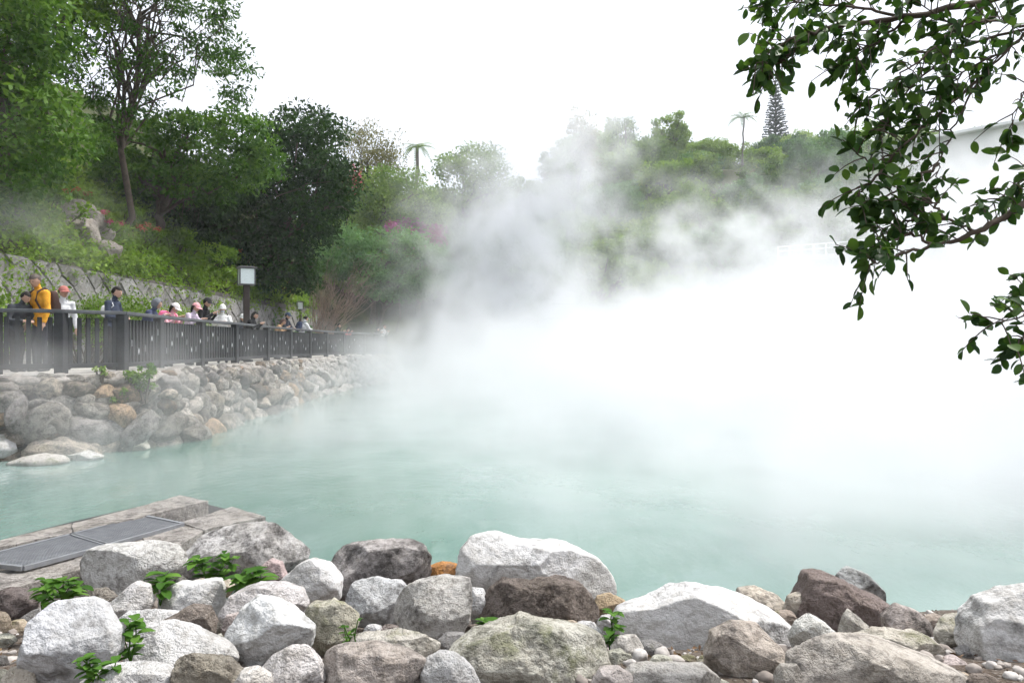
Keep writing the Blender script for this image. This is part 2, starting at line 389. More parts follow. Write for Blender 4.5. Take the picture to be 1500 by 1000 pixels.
# --- the trees on the slope beside the path
tree_px('tree', 'tall tree shrouded in climbing ivy above the stone retaining wall', 'tree', ground_at(20, 20), [(-120, -120), (60, -120), (100, -10), (112, 90), (112, 180), (104, 262), (60, 300), (-20, 310), (-120, 300)], 20, 2.2, 210, .75, 130, .17, M['leaf_mid'], 1, .35, .5)
tree_px('tree', 'airy feathery tree with thin arching branches reaching over the slope', 'tree', ground_at(165, 26), [(95, -140), (250, -120), (330, -10), (352, 60), (368, 120), (366, 172), (345, 160), (310, 110), (260, 120), (215, 190), (150, 215), (105, 120)], 26, 2.5, 240, .62, 75, .17, M['leaf_mid'], 2, .13, .6, flat=.4, aspect=.4, updown=.6, limbs=60)
tree_px('tree', 'spreading tree with layered fresh green boughs beneath the airy tree', 'tree', ground_at(225, 30), [(140, 190), (240, 155), (330, 158), (378, 172), (412, 232), (405, 272), (345, 292), (250, 300), (190, 285), (140, 260)], 30, 2.2, 150, .8, 105, .20, M['leaf_mid'], 3, .22, .5, flat=.45, limbs=24)
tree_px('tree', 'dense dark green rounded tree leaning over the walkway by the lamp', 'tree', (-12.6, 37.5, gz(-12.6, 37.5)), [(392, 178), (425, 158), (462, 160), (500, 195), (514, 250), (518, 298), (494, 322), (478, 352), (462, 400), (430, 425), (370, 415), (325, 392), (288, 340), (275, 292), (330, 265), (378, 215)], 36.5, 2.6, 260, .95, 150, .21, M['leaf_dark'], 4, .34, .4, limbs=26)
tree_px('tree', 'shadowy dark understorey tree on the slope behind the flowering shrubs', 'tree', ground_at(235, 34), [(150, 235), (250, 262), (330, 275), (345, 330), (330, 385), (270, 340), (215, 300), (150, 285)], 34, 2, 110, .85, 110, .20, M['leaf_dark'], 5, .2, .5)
tree_px('tree', 'light yellow-green tree crown topping the ivy-clad trees', 'tree', ground_at(60, 24), [(-60, -160), (180, -160), (182, 5), (140, 35), (80, 20), (-60, 10)], 24.5, 1.6, 110, .7, 110, .18, M['leaf_light'], 6, .3, .6)
tree_px('tree', 'broad tree with pale feathery green canopy at the end of the walkway', 'tree', (-9.0, 50, gz(-9, 50)), [(470, 352), (520, 330), (585, 338), (640, 362), (668, 400), (640, 430), (575, 440), (520, 425), (478, 398)], 50, 3, 150, 1.05, 130, .24, M['leaf_blue'], 7, .2, .6, flat=.5)
tree_px('tree', 'dusty green tree with a twiggy top behind the pale feathery canopy', 'tree', (-11.5, 60, gz(-11.5, 60)), [(502, 300), (515, 262), (560, 250), (625, 255), (650, 300), (640, 345), (570, 345), (510, 335)], 60, 3, 120, 1.2, 110, .27, M['leaf_far'], 8, .25, .6)
tree_px('tree', 'slender olive-brown tree with upright wispy foliage on the ridge', 'tree', (-13.5, 64, gz(-13.5, 64)), [(505, 200), (520, 188), (560, 195), (585, 205), (590, 255), (550, 268), (508, 262)], 64, 2, 80, 1.0, 70, .3, M['leaf_olive'], 9, .2, .6, flat=1.4, aspect=.3)
tree_px('bush', 'bougainvillea bush in magenta bloom beyond the walkway', 'bush', (-9.0, 57, gz(-9, 57)), [(560, 338), (590, 322), (640, 332), (655, 352), (610, 362), (570, 356)], 57, 1.5, 44, .75, 80, .22, M['flower_purple'], 10, .08, .5)
tree_px('bush', 'small bougainvillea bush in pink bloom behind the dark rounded tree', 'bush', (-12.5, 55, gz(-12.5, 55)), [(505, 262), (520, 250), (530, 268), (520, 290), (507, 285)], 55, 1, 12, .6, 60, .2, M['flower_pink'], 11, .06, .5)
tree_px('tree', 'grey-green tree rising beside the steam column', 'tree', (-6.5, 76, gz(-6.5, 76)), [(640, 262), (660, 222), (700, 216), (735, 228), (745, 280), (720, 330), (660, 330), (640, 300)], 76, 3, 90, 1.5, 110, .36, M['leaf_far'], 12, .3, .5)
tree_px('tree', 'dark leafy tree half swallowed by the steam across the pool', 'tree', (-2.0, 60, gz(-2.0, 60)), [(660, 400), (700, 340), (760, 330), (830, 360), (850, 430), (800, 480), (700, 480), (660, 450)], 60, 2.5, 120, 1.3, 120, .3, M['leaf_mid'], 13, .3, .5)

# --- shrubs, ground cover and flowers on the slope
rng = np.random.default_rng(21); acc = Acc()
for k in range(1900):
    x = -12.1 - abs(rng.normal(0, 4.2)); y = rng.uniform(9, 46); z = gz(x, y)
    px = CX + x / y * FPX
    if px < -140: continue
    clump_leaves(acc, (x, y, z + rng.uniform(.02, .3)), rng.uniform(.3, .75), int(rng.uniform(35, 75)), .15, rng, .6, tint0=np.clip(.6 + .45 * math.sin(x * 1.1 + y * .7) * rng.random() + .2 * rng.normal(), 0, 1))
for k in range(420):     # creepers spilling over the top of the wall
    y = rng.uniform(12, 45); x = -11.95 + rng.uniform(-.35, .12); clump_leaves(acc, (x, y, 4.05 - .012 * (y - 11.5) + rng.uniform(-.35, .22)), rng.uniform(.18, .38), int(rng.uniform(26, 52)), .11, rng, .8, tint0=rng.uniform(.3, 1))
tag(link('undergrowth', acc.mesh('undergrowth', M['leaf_light'])), 'lush creeping ground cover over the slope above the wall', 'undergrowth', None, 'stuff')
def shrub(name, label, px, py, w, h, mat, seed, n=14, leaf=.13, nl=90, dz=0.0, flowers=None, group=None, loc=None, cat='bush'):
    rng = np.random.default_rng(seed); g = loc or ray_ground(px, py); root = empty(name, (g[0], g[1], g[2] + dz), label, cat, group)
    acc = Acc(); st = Acc()
    fl = Acc() if flowers else None
    for k in range(n):
        c = np.array([rng.uniform(-1, 1) * w * .5, rng.uniform(-1, 1) * w * .32, h * rng.uniform(.3, .85)]); r = h * .28
        clump_leaves(acc, c, r * rng.uniform(.7, 1.2), nl, leaf, rng, .8)
        branch(st, (c[0] * .3, c[1] * .3, -.1), c, .03, .01, rng, 0, .04, 4, 4)
        if flowers: clump_leaves(fl, c + np.array([0, -r * .6, r * .5]), r * .6, flowers[1], .09, rng, .6)
    link('crown', acc.mesh('crown', mat), root); link('stem', st.mesh('stem', M['bark'], True), root)
    if flowers: link('blossom', fl.mesh('blossom', flowers[0]), root)
    return root
shrub('bush', 'azalea bush with pink blossoms above the diamond stone wall', 138, 345, 1.7, .9, M['leaf_light'], 31, 12, .12, 80, -.1, (M['flower_pink'], 40))
shrub('bush', 'low bush dotted with red flowers half way up the slope', 206, 362, 1.9, 1.0, M['leaf_light'], 32, 12, .12, 80, -.1, (M['flower_red'], 34))
shrub('bush', 'sparse rusty-red flowering bush under the ivy tree', 105, 320, 1.4, .9, M['leaf_light'], 33, 9, .12, 70, 0, (M['flower_red'], 24))
shrub('bush', 'bushy shrub with coral flowers beside the shadowy trees', 332, 400, 1.9, 1.1, M['leaf_light'], 34, 12, .14, 80, 0, (M['flower_red'], 34))
shrub('bush', 'reddish-leaved shrub between the tall lamp and the dark tree', 412, 38.5, 2.6, 1.7, M['leaf_olive'], 35, 12, .14, 80, 0, (M['flower_red'], 30), loc=(-12.6, 40, 4.0))
for k, (px, py, w_, h_, lab) in enumerate([(300, 398, 2.6, 1.3, 'bright green mounded shrub on top of the wall near the tall lamp'), (255, 375, 2.3, 1.2, 'bright green mounded shrub up the slope from the pink-hatted walkers'), (60, 330, 2.2, 1.2, 'mist-veiled green shrub on the slope over the man in yellow'), (175, 335, 2.0, 1.1, 'rounded green shrub just below the slope boulders'), (320, 418, 2.0, 1.1, 'leafy green shrub behind the tall lamp head')]):
    shrub('bush', lab, px, py, w_, h_, M['leaf_light'], 40 + k, 16, .14, 100, -.1)
shrub('bush', 'clipped dark green bush against the wall beside the man in yellow', 0, 0, 1.9, 2.2, M['leaf_light'], 51, 34, .09, 150, 0, None, None, (-10.75, 15.4, 1.35))
for k, (x, y) in enumerate([(-10.9, 19.0), (-11.0, 21.4), (-11.0, 23.6)]):
    shrub('hedge', ['low hedge at the foot of the wall behind the figure carrying a white bag', 'low hedge at the foot of the wall behind the hooded figure', 'low hedge at the foot of the wall behind the pink-hatted walkers'][k], 0, 0, 2.5, 1.95, M['leaf_light'], 55 + k, 34, .08, 150, 0, None, 'hedges along the wall foot', (x, y, 1.35), 'hedge')
shrub('bush', 'leafy bright shrub beside the second lamp', 0, 0, 2.0, 2.0, M['leaf_blue'], 60, 14, .2, 70, 0, None, None, (-11.0, 36.5, 1.35))

# broad-leaved plants (elephant ears)
def big_leaf_mesh(L, W):
    bm = bmesh.new(); n = 7; rows = []
    for i in range(n):
        t = i / (n - 1); w_ = W * math.sin(math.pi * min(1, t * .93 + .07)) ** .7 * (1 - .35 * t); z = L * (.22 * math.sin(t * 2.2)) - .25 * L * t * t
        rows.append([bm.verts.new((s * w_ * .5, t * L, z - abs(s) * W * -.10)) for s in (-1, -.5, 0, .5, 1)])
    for a, b_ in zip(rows, rows[1:]):
        for j in range(4): bm.faces.new((a[j], a[j + 1], b_[j + 1], b_[j]))
    me = bm_mesh('leaf', bm, None, True); at = me.attributes.new('tint', 'FLOAT', 'POINT'); at.data.foreach_set('value', np.full(len(me.vertices), .6, np.float32)); return me
BL = big_leaf_mesh(.8, .6); BL.materials.append(M['leaf_light'])
def big_plant(label, loc, n, s, seed):
    rng = np.random.default_rng(seed); root = empty('broadleaf_plant', loc, label, 'plant'); st = Acc()
    for k in range(n):
        a = k * 2.4 + rng.uniform(-.4, .4); h = s * rng.uniform(.5, 1.2); r = s * rng.uniform(.15, .5); tip = np.array([math.cos(a) * r, math.sin(a) * r, h])
        branch(st, (0, 0, -.1), tip, .02, .012, rng, .1, .02, 5, 5)
        link('leaf', BL, root, None, tip, (R(rng.uniform(-35, 10)), 0, a - math.pi / 2), (s,) * 3)
    link('stem', st.mesh('stem', M['leaf_mid'], True), root)
big_plant('pale-veined broadleaf plant clinging to the ivy tree', ray_ground(28, 262), 9, .8, 71)
g = ray_ground(202, 305); big_plant('upright elephant-ear plant at the edge of the shade', (g[0], g[1], g[2] + .2), 7, .9, 72)

# --- palms, the tall conifer
def frond_acc(acc, p0, ang, L, rng, droop=.9, w_=.5, n=16, up=.6):
    d = np.array([math.cos(ang), math.sin(ang), 0]); t = np.linspace(0, 1, n)
    q = np.array(p0) + d * (t * L)[:, None]; q[:, 2] += up * L * np.sin(t * 1.4) * .6 - droop * L * t ** 2 * .75
    s = np.array([-d[1], d[0], 0])
    for sg in (-1, 1):
        dn = q + s * sg * (w_ * np.sin(np.pi * np.clip(t * .9 + .08, 0, 1)))[:, None] + np.array([0, 0, -.35 * w_]) + d * .25 * w_
        wv = np.gradient(q, axis=0) * .38
        V = np.stack([q - wv, q + wv, dn], 1).reshape(-1, 3); i = np.arange(n) * 3
        acc.add(V, np.stack([i, i + 1, i + 2], -1), rng.uniform(.2, .9))
def palm(label, base, h, nf, L, mat, seed):
    rng = np.random.default_rng(seed); root = empty('palm_tree', base, label, 'palm tree'); acc = Acc(); tr = Acc()
    branch(tr, (0, 0, -.5), (rng.uniform(-.4, .4), 0, h), .2, .13, rng, 0, .008, 8, 8)
    for k in range(nf): frond_acc(acc, (0, 0, h), k * 2.4, L * rng.uniform(.8, 1.1), rng, rng.uniform(.4, 1.3), L * .17)
    link('crown', acc.mesh('crown', mat), root); link('trunk', tr.mesh('trunk', M['bark_grey'], True), root)
def palm_px(label, px, ytop, d, hmin, nf, L, mat, seed):
    x = (px - CX) / FPX * d; zt = EYE - (ytop - HY) / FPX * d; g = gz(x, d); palm(label, (x, d, g), max(hmin, zt - g), nf, L, mat, seed)
palm_px('slim palm standing on the ridge beside the olive-brown tree', 612, 215, 64, 4, 15, 1.9, M['leaf_far'], 81)
palm_px('drooping palm on the hilltop beside the tall conifer', 1087, 172, 135, 4, 14, 3.2, M['leaf_far'], 82)
def conifer(label, base, h, w_, seed):
    rng = np.random.default_rng(seed); root = empty('conifer_tree', base, label, 'conifer'); acc = Acc(); tr = Acc()
    branch(tr, (0, 0, -.5), (0, 0, h), .3, .04, rng, 0, .001, 6, 7)
    nl = 24
    for k in range(nl):
        t = k / (nl - 1); z = h * (.12 + .86 * t); r = w_ * .5 * (1 - t) ** .8 + .12
        for j in range(7):
            a = j * 2 * math.pi / 7 + k * .5; n = max(4, int(r * 14))
            tt = np.linspace(.1, 1, n); q = np.stack([np.cos(a) * tt * r, np.sin(a) * tt * r, z + .16 * r * np.sin(tt * 2.4) + .12 * tt ** 2 * r], -1)
            branch(tr, (0, 0, z), q[-1], .05, .015, rng, .05, .0, 3, 3)
            d = np.tile(np.array([math.cos(a), math.sin(a), .25]), (n, 1))
            leaves(acc, np.repeat(q, 3, 0) + rng.normal(0, .07, (n * 3, 3)), np.repeat(d, 3, 0), np.full(n * 3, .42), rng, .35, 0)
    link('crown', acc.mesh('crown', M['leaf_pine']), root); link('trunk', tr.mesh('trunk', M['bark'], True), root)
d = 150; x = (1136 - CX) / FPX * d; zt = EYE - (112 - HY) / FPX * d; g = gz(x, d)
conifer('tall pointed conifer with tiered branches on the hilltop', (x, d, g), zt - g, 6.6, 83)

# --- the bare bush by the walkway
rng = np.random.default_rng(91); tr = Acc(); b0 = P(462, 480, 38); b0.z = 1.35
for k in range(70):
    px = rng.uniform(455, 552); py = rng.uniform(375, 440); e = np.array(P(px, py, 38 + rng.uniform(-1.5, 1.5))) - np.array(b0)
    q = branch(tr, rng.normal(0, .08, 3) * np.array([1, 1, 0]), e, .022, .005, rng, .35 * rng.random(), .02, 7, 4)
    for j in range(4):
        s = q[rng.integers(3, 7)]; branch(tr, s, s + (e / np.linalg.norm(e)) * .7 + rng.normal(0, .35, 3), .008, .003, rng, 0, .03, 4, 3)
root = empty('bare_bush', b0, 'bare leafless bush with spreading dry twigs beside the walkway', 'bush'); link('twig', tr.mesh('twig', M['twig'], True), root)['kind'] = 'stuff'

# --- hillside trees across the pool: a few kinds, many individuals
def proto_crown(seed, shape, nclump, nleaf, lsize, flat=.7):
    rng = np.random.default_rng(seed); acc = Acc()
    for k in range(nclump):
        d = rng.normal(0, 1, 3); d /= np.linalg.norm(d); d[2] = d[2] * 1.0 + .12; r = rng.uniform(.55, 1)
        c = d * r * np.array(shape) * .5; c[2] += shape[2] * .5
        clump_leaves(acc, c, rng.uniform(.16, .27) * shape[0] * .55, int(nleaf * rng.uniform(.7, 1.3)), lsize, rng, flat, tint0=np.clip(.25 + .5 * (c[2] / shape[2]) + rng.normal(0, .18), 0, 1))  # leaf tint rises with height: sunlit crown tops put into the colour
    return acc
def proto_trunk(seed, h, r, shape):
    rng = np.random.default_rng(seed); tr = Acc(); q = branch(tr, (0, 0, -1.2), (0, 0, h + shape[2] * .5), r, r * .4, rng, 0, .01, 7, 6)
    for k in range(7):
        a = rng.uniform(0, 6.28); e = np.array([math.cos(a) * shape[0] * .35, math.sin(a) * shape[0] * .35, h + shape[2] * rng.uniform(.4, .8)]); branch(tr, q[rng.integers(3, 6)], e, r * .4, r * .1, rng, .2, .03, 5, 4)
    return tr
KINDS = []
for k, (mat, shape, th, nc, nl, ls, fl, lab, wt) in enumerate([
    ('leaf_far', (9.5, 9.5, 7.0), .6, 90, 85, .42, .7, 'round-crowned mid green tree', 4),
    ('leaf_far', (12.5, 12, 7.0), .8, 120, 85, .42, .55, 'wide flat-topped green tree', 3),
    ('leaf_light', (8.5, 8.5, 6.5), .5, 80, 85, .42, .7, 'light yellow-green tree', 3),
    ('leaf_blue', (8.5, 8.5, 8.0), .6, 85, 85, .42, .8, 'bluish green domed tree', 3),
    ('leaf_far', (6.5, 6.5, 9.0), .8, 75, 80, .42, .9, 'tall narrow green tree', 2),
    ('leaf_olive', (5.5, 5.5, 6.0), .6, 55, 70, .4, .9, 'brownish olive tree', .6)]):
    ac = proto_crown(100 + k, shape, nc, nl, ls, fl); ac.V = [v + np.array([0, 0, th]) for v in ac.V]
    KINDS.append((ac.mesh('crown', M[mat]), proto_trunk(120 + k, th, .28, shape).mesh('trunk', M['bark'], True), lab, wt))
rng = np.random.default_rng(77); placed = []
LAND = [(1136, 210, 'growing round the tall pointed conifer'), (1087, 215, 'growing round the drooping hilltop palm'), (1240, 330, 'above the white-railed footbridge'), (1240, 400, 'below the white-railed footbridge'), (850, 215, 'beside the thin open-crowned ridge tree'),
    (920, 215, 'below the scraggly skyline tree'), (790, 280, 'behind the rising steam column'), (700, 260, 'around the grey-green tree by the steam column'), (1400, 230, 'below the long pale hilltop building'), (1000, 210, 'on the ridge between the scraggly tree and the palm'),
    (960, 330, 'low on the hillside where the steam bank thins'), (1060, 300, 'half way up the hillside under the palm and conifer'), (610, 250, 'around the slim palm on the ridge'), (530, 240, 'behind the slender olive-brown tree')]
wts = np.array([k[3] for k in KINDS]); wts = wts / wts.sum()
for k in range(9000):
    y = 56 + 130 * rng.random() ** 1.2; px = rng.uniform(480, 1580); x = (px - CX) / FPX * y; z = gz(x, y)
    if z < 1.0 or len(placed) >= 255: continue
    sp = 5.6 + y * .014
    if px < 700 and y < 66: continue
    if 560 < px < 640 and y < 75: continue
    py = HY - (z + 5 - EYE) / y * FPX
    if py > 440: continue
    if any((x - a) ** 2 + (y - b_) ** 2 < sp * sp for a, b_ in placed): continue
    placed.append((x, y)); i = rng.choice(len(KINDS), p=wts); cm, tm, lab, _ = KINDS[i]
    s = rng.uniform(.75, 1.2)
    rels = [((px - lx) ** 2 + ((py - ly) * 1.3) ** 2, nm) for lx, ly, nm in LAND]; dm, rel = min(rels)
    lab = lab + ' ' + rel
    root = empty('hillside_tree', (x, y, z), lab, 'tree', 'trees on the hillside across the pool', rng.uniform(0, 6.28)); root.scale = (s, s, s * rng.uniform(.85, 1.15))
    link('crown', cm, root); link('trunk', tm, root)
print('hillside', len(placed))
# skyline individuals
tree_px('tree', 'thin open-crowned tree standing tall on the ridge beside the steam plume', 'tree', ((845 - CX) / FPX * 105, 105, gz((845 - CX) / FPX * 105, 105)), [(828, 175), (838, 158), (852, 158), (866, 178), (876, 205), (870, 245), (846, 250), (838, 215)], 105, 1.5, 46, 1.2, 60, .38, M['leaf_olive'], 131, .22, .6, flat=1)
tree_px('tree', 'small scraggly tree with tufted twigs on the hill skyline', 'tree', ((918 - CX) / FPX * 120, 120, gz((918 - CX) / FPX * 120, 120)), [(893, 186), (905, 170), (920, 172), (936, 180), (934, 200), (900, 202)], 120, 1.5, 16, 1.0, 36, .36, M['leaf_mid'], 132, .16, .6, flat=.6)
# ------------------------------------------------------------------ walkway, boulder wall, stone wall, fence, lamps
WALK = 1.35
PATH = [(-13.2, 12.0), (-11.1, 12.35), (-9.95, 12.55), (-8.95, 12.8), (-8.05, 13.2), (-7.38, 14.0), (-7.5, 15.7), (-7.75, 18.4), (-7.72, 20.6), (-8.1, 24.4), (-8.12, 27.0), (-8.12, 29.6), (-8.05, 32.0), (-7.9, 34.6), (-7.45, 37.1), (-6.75, 39.6)]
def path_offset(off):
    q = np.array(PATH); t = np.gradient(q, axis=0); t /= np.linalg.norm(t, axis=1)[:, None]
    return q + off * np.stack([t[:, 1], -t[:, 0]], -1)
bm = bmesh.new()
o_ = path_offset(.55); ring = [(*p, WALK) for p in o_] + [(-7.0, 41.0, WALK), (-11.95, 46, WALK), (-11.95, 8.5, WALK), (-13.3, 8.5, WALK)]
vs = [bm.verts.new(p) for p in ring]; f = bm.faces.new(vs)
r = bmesh.ops.extrude_face_region(bm, geom=[f]); bmesh.ops.translate(bm, verts=[v for v in r['geom'] if isinstance(v, bmesh.types.BMVert)], vec=(0, 0, -1.9))
bmesh.ops.recalc_face_normals(bm, faces=bm.faces)
tag(link('walkway', bm_mesh('walkway', bm, M['concrete'])), 'raised pale walkway behind the dark fence', None, None, 'structure')

M['ledge'] = rock_mat('ledge_stone', (.16, .14, .12), 3, 1.0, .35)
# boulder wall below the walkway
def base_ico(sub):
    bm = bmesh.new(); bmesh.ops.create_icosphere(bm, subdivisions=sub, radius=1.0)
    bm.verts.ensure_lookup_table(); V = np.array([v.co[:] for v in bm.verts]); F = np.array([[v.index for v in f.verts] for f in bm.faces]); bm.free(); return V, F
ICO = {k: base_ico(k) for k in (3, 4, 5, 6)}
def boulder(seed, sub=4, sc=(1, .8, .75), ncut=7, amp=.10, cutlo=.72):
    rng = np.random.default_rng(seed); V, F = ICO[sub]; V = V.copy()
    V = np.sign(V) * np.abs(V) ** .86
    for k in range(ncut):
        n = rng.normal(0, 1, 3); n /= np.linalg.norm(n); dlim = rng.uniform(cutlo, .95); h = V @ n
        ov = h - dlim; V = V - np.where(ov > 0, ov * .9, 0)[:, None] * n
    nrm = V / np.linalg.norm(V, axis=1)[:, None]
    V = V + nrm * (amp * fbm(V * 1.3 + seed * 3.1, seed, 4, .5))[:, None]
    return mesh_np('stone', V * np.array(sc), F, None, True)
WB = []
for k in range(12):
    me = boulder(200 + k, 4, (1, random.Random(k).uniform(.75, 1), random.Random(k + 9).uniform(.6, .85)), 8, .12); me.materials.append(M['wallrock']); WB.append(me)
wall = empty('boulder_wall', (-7.0, 15, 0), 'rough boulder wall holding up the fenced walkway beside the pool', 'wall')
q = path_offset(0.0); seg = np.linalg.norm(np.diff(q, axis=0), axis=1); cum = np.concatenate([[0], np.cumsum(seg)])
def along(s, off):
    s = np.clip(s, 0, cum[-1] - .01); i = np.searchsorted(cum, s, 'right') - 1; t = (s - cum[i]) / seg[i]
    a, b_ = np.array(PATH[i]), np.array(PATH[i + 1]); dv = (b_ - a) / seg[i]; pt = a + (b_ - a) * t
    # rounded corner: blend normals
    return pt + off * np.array([dv[1], -dv[0]]), math.atan2(dv[1], dv[0])
def offset_curve(off):
    n = len(PATH); Q = np.array(PATH); tt = np.linspace(0, n - 1, 300); Q = np.stack([np.interp(tt, np.arange(n), Q[:, k]) for k in range(2)], -1)
    for _ in range(12): Q[1:-1] = (Q[:-2] + 2 * Q[1:-1] + Q[2:]) / 4
    t = np.gradient(Q, axis=0); t /= np.linalg.norm(t, axis=1)[:, None]
    C = Q + off * np.stack([t[:, 1], -t[:, 0]], -1); c = np.concatenate([[0], np.cumsum(np.linalg.norm(np.diff(C, axis=0), axis=1))]); return C, c, np.arctan2(t[:, 1], t[:, 0]), t
rng = np.random.default_rng(33); cnt = 0; far_acc = Acc()
Y_SINGLE = 26.0
TONES = [(.44, .41, .37), (.38, .35, .32), (.54, .50, .45), (.33, .31, .30), (.50, .44, .37), (.46, .33, .22), (.60, .57, .53), (.42, .36, .30)]
for zc, off, rr in ((-.02, .98, .42), (.34, .90, .33), (.62, .84, .29), (.88, .77, .25), (1.08, .70, .21), (1.24, .62, .15)):
    s = .2; OC, oc, oa, ot = offset_curve(off)
    while s < oc[-1] - .3:
        r_ = rr * rng.uniform(.68, 1.3); s += r_ * .92
        jo = rng.uniform(-.10, .10); a = float(np.interp(s, oc, oa)); x = float(np.interp(s, oc, OC[:, 0])) + jo * math.sin(a); y = float(np.interp(s, oc, OC[:, 1])) - jo * math.cos(a); s += r_ * .74
        z = zc + rng.uniform(-.07, .07)
        sc = Vector((r_ * rng.uniform(.95, 1.2), r_ * rng.uniform(.8, 1), r_ * rng.uniform(.8, 1.1))); rot = Euler((rng.uniform(-.5, .5), rng.uniform(-.5, .5), a + rng.uniform(-.4, .4)))
        me = WB[rng.integers(12)]
        _k = rng.uniform(.55, 1.15)
        if y < Y_SINGLE:
            o = link('stone', me, wall); o.location = Vector((x, y, z)) - wall.location; o.rotation_euler = rot; o.scale = sc
            o.color = (*[c * _k for c in TONES[rng.choice(8, p=[.19, .16, .15, .12, .14, .07, .09, .08])]], rng.uniform(.3, .9)); cnt += 1
        else:
            n = len(me.vertices); Vv = np.empty(n * 3, np.float32); me.vertices.foreach_get('co', Vv); Fv = np.empty(len(me.loops), np.int32); me.loops.foreach_get('vertex_index', Fv)
            Mx = np.array(Matrix.LocRotScale(Vector((x, y, z)) - wall.location, rot, sc)); Vv = Vv.reshape(-1, 3) @ Mx[:3, :3].T + Mx[:3, 3]; far_acc.add(Vv, Fv.reshape(-1, 3))
for px, py, d, r_, ti, k in ((140, 632, 12.9, .50, 3, 1), (176, 612, 13.2, .34, 5, 2), (60, 618, 12.3, .42, 1, 3), (205, 630, 13.2, .36, 3, 4), (25, 600, 12.2, .34, 3, 5), (262, 622, 14.6, .36, 2, 6), (100, 612, 12.7, .36, 0, 7), (228, 606, 13.9, .32, 0, 8)):
    o = link('stone', WB[k], wall); o.location = P(px, py, d) - wall.location; o.scale = (r_ * 1.15, r_ * .9, r_ * .95); o.rotation_euler = (k * .3, k * .2, k); o.color = (*TONES[ti], .5); cnt += 1
print('wall stones', cnt)
if far_acc.n:
    o = link('more_stone', far_acc.mesh('more_stone', M['wallrock'], True), wall); o['kind'] = 'stuff'; o.color = (.42, .40, .38, .4)
# mortar core and the uneven earth-and-stone lip on top of the stones
C0, c0, a0, t0_ = offset_curve(0.0); nS = 420; ss = np.linspace(0, c0[-1], nS); nrm2 = np.stack([np.interp(ss, c0, t0_[:, 1]), -np.interp(ss, c0, t0_[:, 0])], -1); bx = np.stack([np.interp(ss, c0, C0[:, k]) for k in range(2)], -1)
for nm, prof, mat, am in (('mortar_core', [(.4, 1.27), (.60, 1.22), (.68, .95), (.78, .5), (.86, -.9)], 'mortar', .05), ('coping', [(.12, 1.352), (.30, 1.35), (.46, 1.34), (.58, 1.325), (.68, 1.295), (.74, 1.23), (.68, 1.16), (.4, 1.14)], 'ledge', .045)):
    rows = []
    for o0, z0 in prof:
        pt = np.c_[bx + nrm2 * o0, np.full(nS, z0)]; nz_ = fbm(pt * np.array([2.2, 2.2, 2.2]), 8, 4, .6); k_ = 0 if o0 < .2 else 1
        pt[:, 2] += am * nz_ * k_; pt[:, :2] += nrm2 * (am * 1.6 * fbm(pt * 1.7 + 9, 3, 4, .6) * k_)[:, None]; rows.append(pt)
    V = np.concatenate(rows) - np.array(wall.location); i = np.arange(nS - 1); F = np.concatenate([np.stack([a * nS + i, (a + 1) * nS + i, (a + 1) * nS + i + 1, a * nS + i + 1], -1) for a in range(len(prof) - 1)])
    o = link(nm, mesh_np(nm, V, F, M[mat], True), wall); o.color = (.42, .39, .36, .4)

# diamond-laid stone retaining wall behind the walkway
swall = empty('stone_retaining_wall', (-11.95, 10, WALK), 'grey retaining wall of diamond-set squared stones along the back of the walkway', 'wall')
rng = np.random.default_rng(44); Y0, Y1, WH, CELL = 11.5, 45.5, 2.72, .47
def clip(poly, ax, lim, keep_less):
    out = []
    for i in range(len(poly)):
        a, b_ = poly[i], poly[(i + 1) % len(poly)]; ia = (a[ax] <= lim) == keep_less or a[ax] == lim; ib = (b_[ax] <= lim) == keep_less or b_[ax] == lim
        if ia: out.append(a)
        if ia != ib:
            t = (lim - a[ax]) / (b_[ax] - a[ax]); out.append((a[0] + (b_[0] - a[0]) * t, a[1] + (b_[1] - a[1]) * t))
    return out
jv = {}
def node(i, j):
    if (i, j) not in jv: jv[(i, j)] = (Y0 + (i - j) * CELL + rng.uniform(-.10, .10), (i + j) * CELL * .82 - 0.3 + rng.uniform(-.08, .08))
    return jv[(i, j)]
def wall_top(y): return WH - .012 * (y - Y0)
M['sqstone'] = rock_mat('squared_stone', (.10, .10, .085), 4, .7, .25, 0, .45)
sc_ = 0
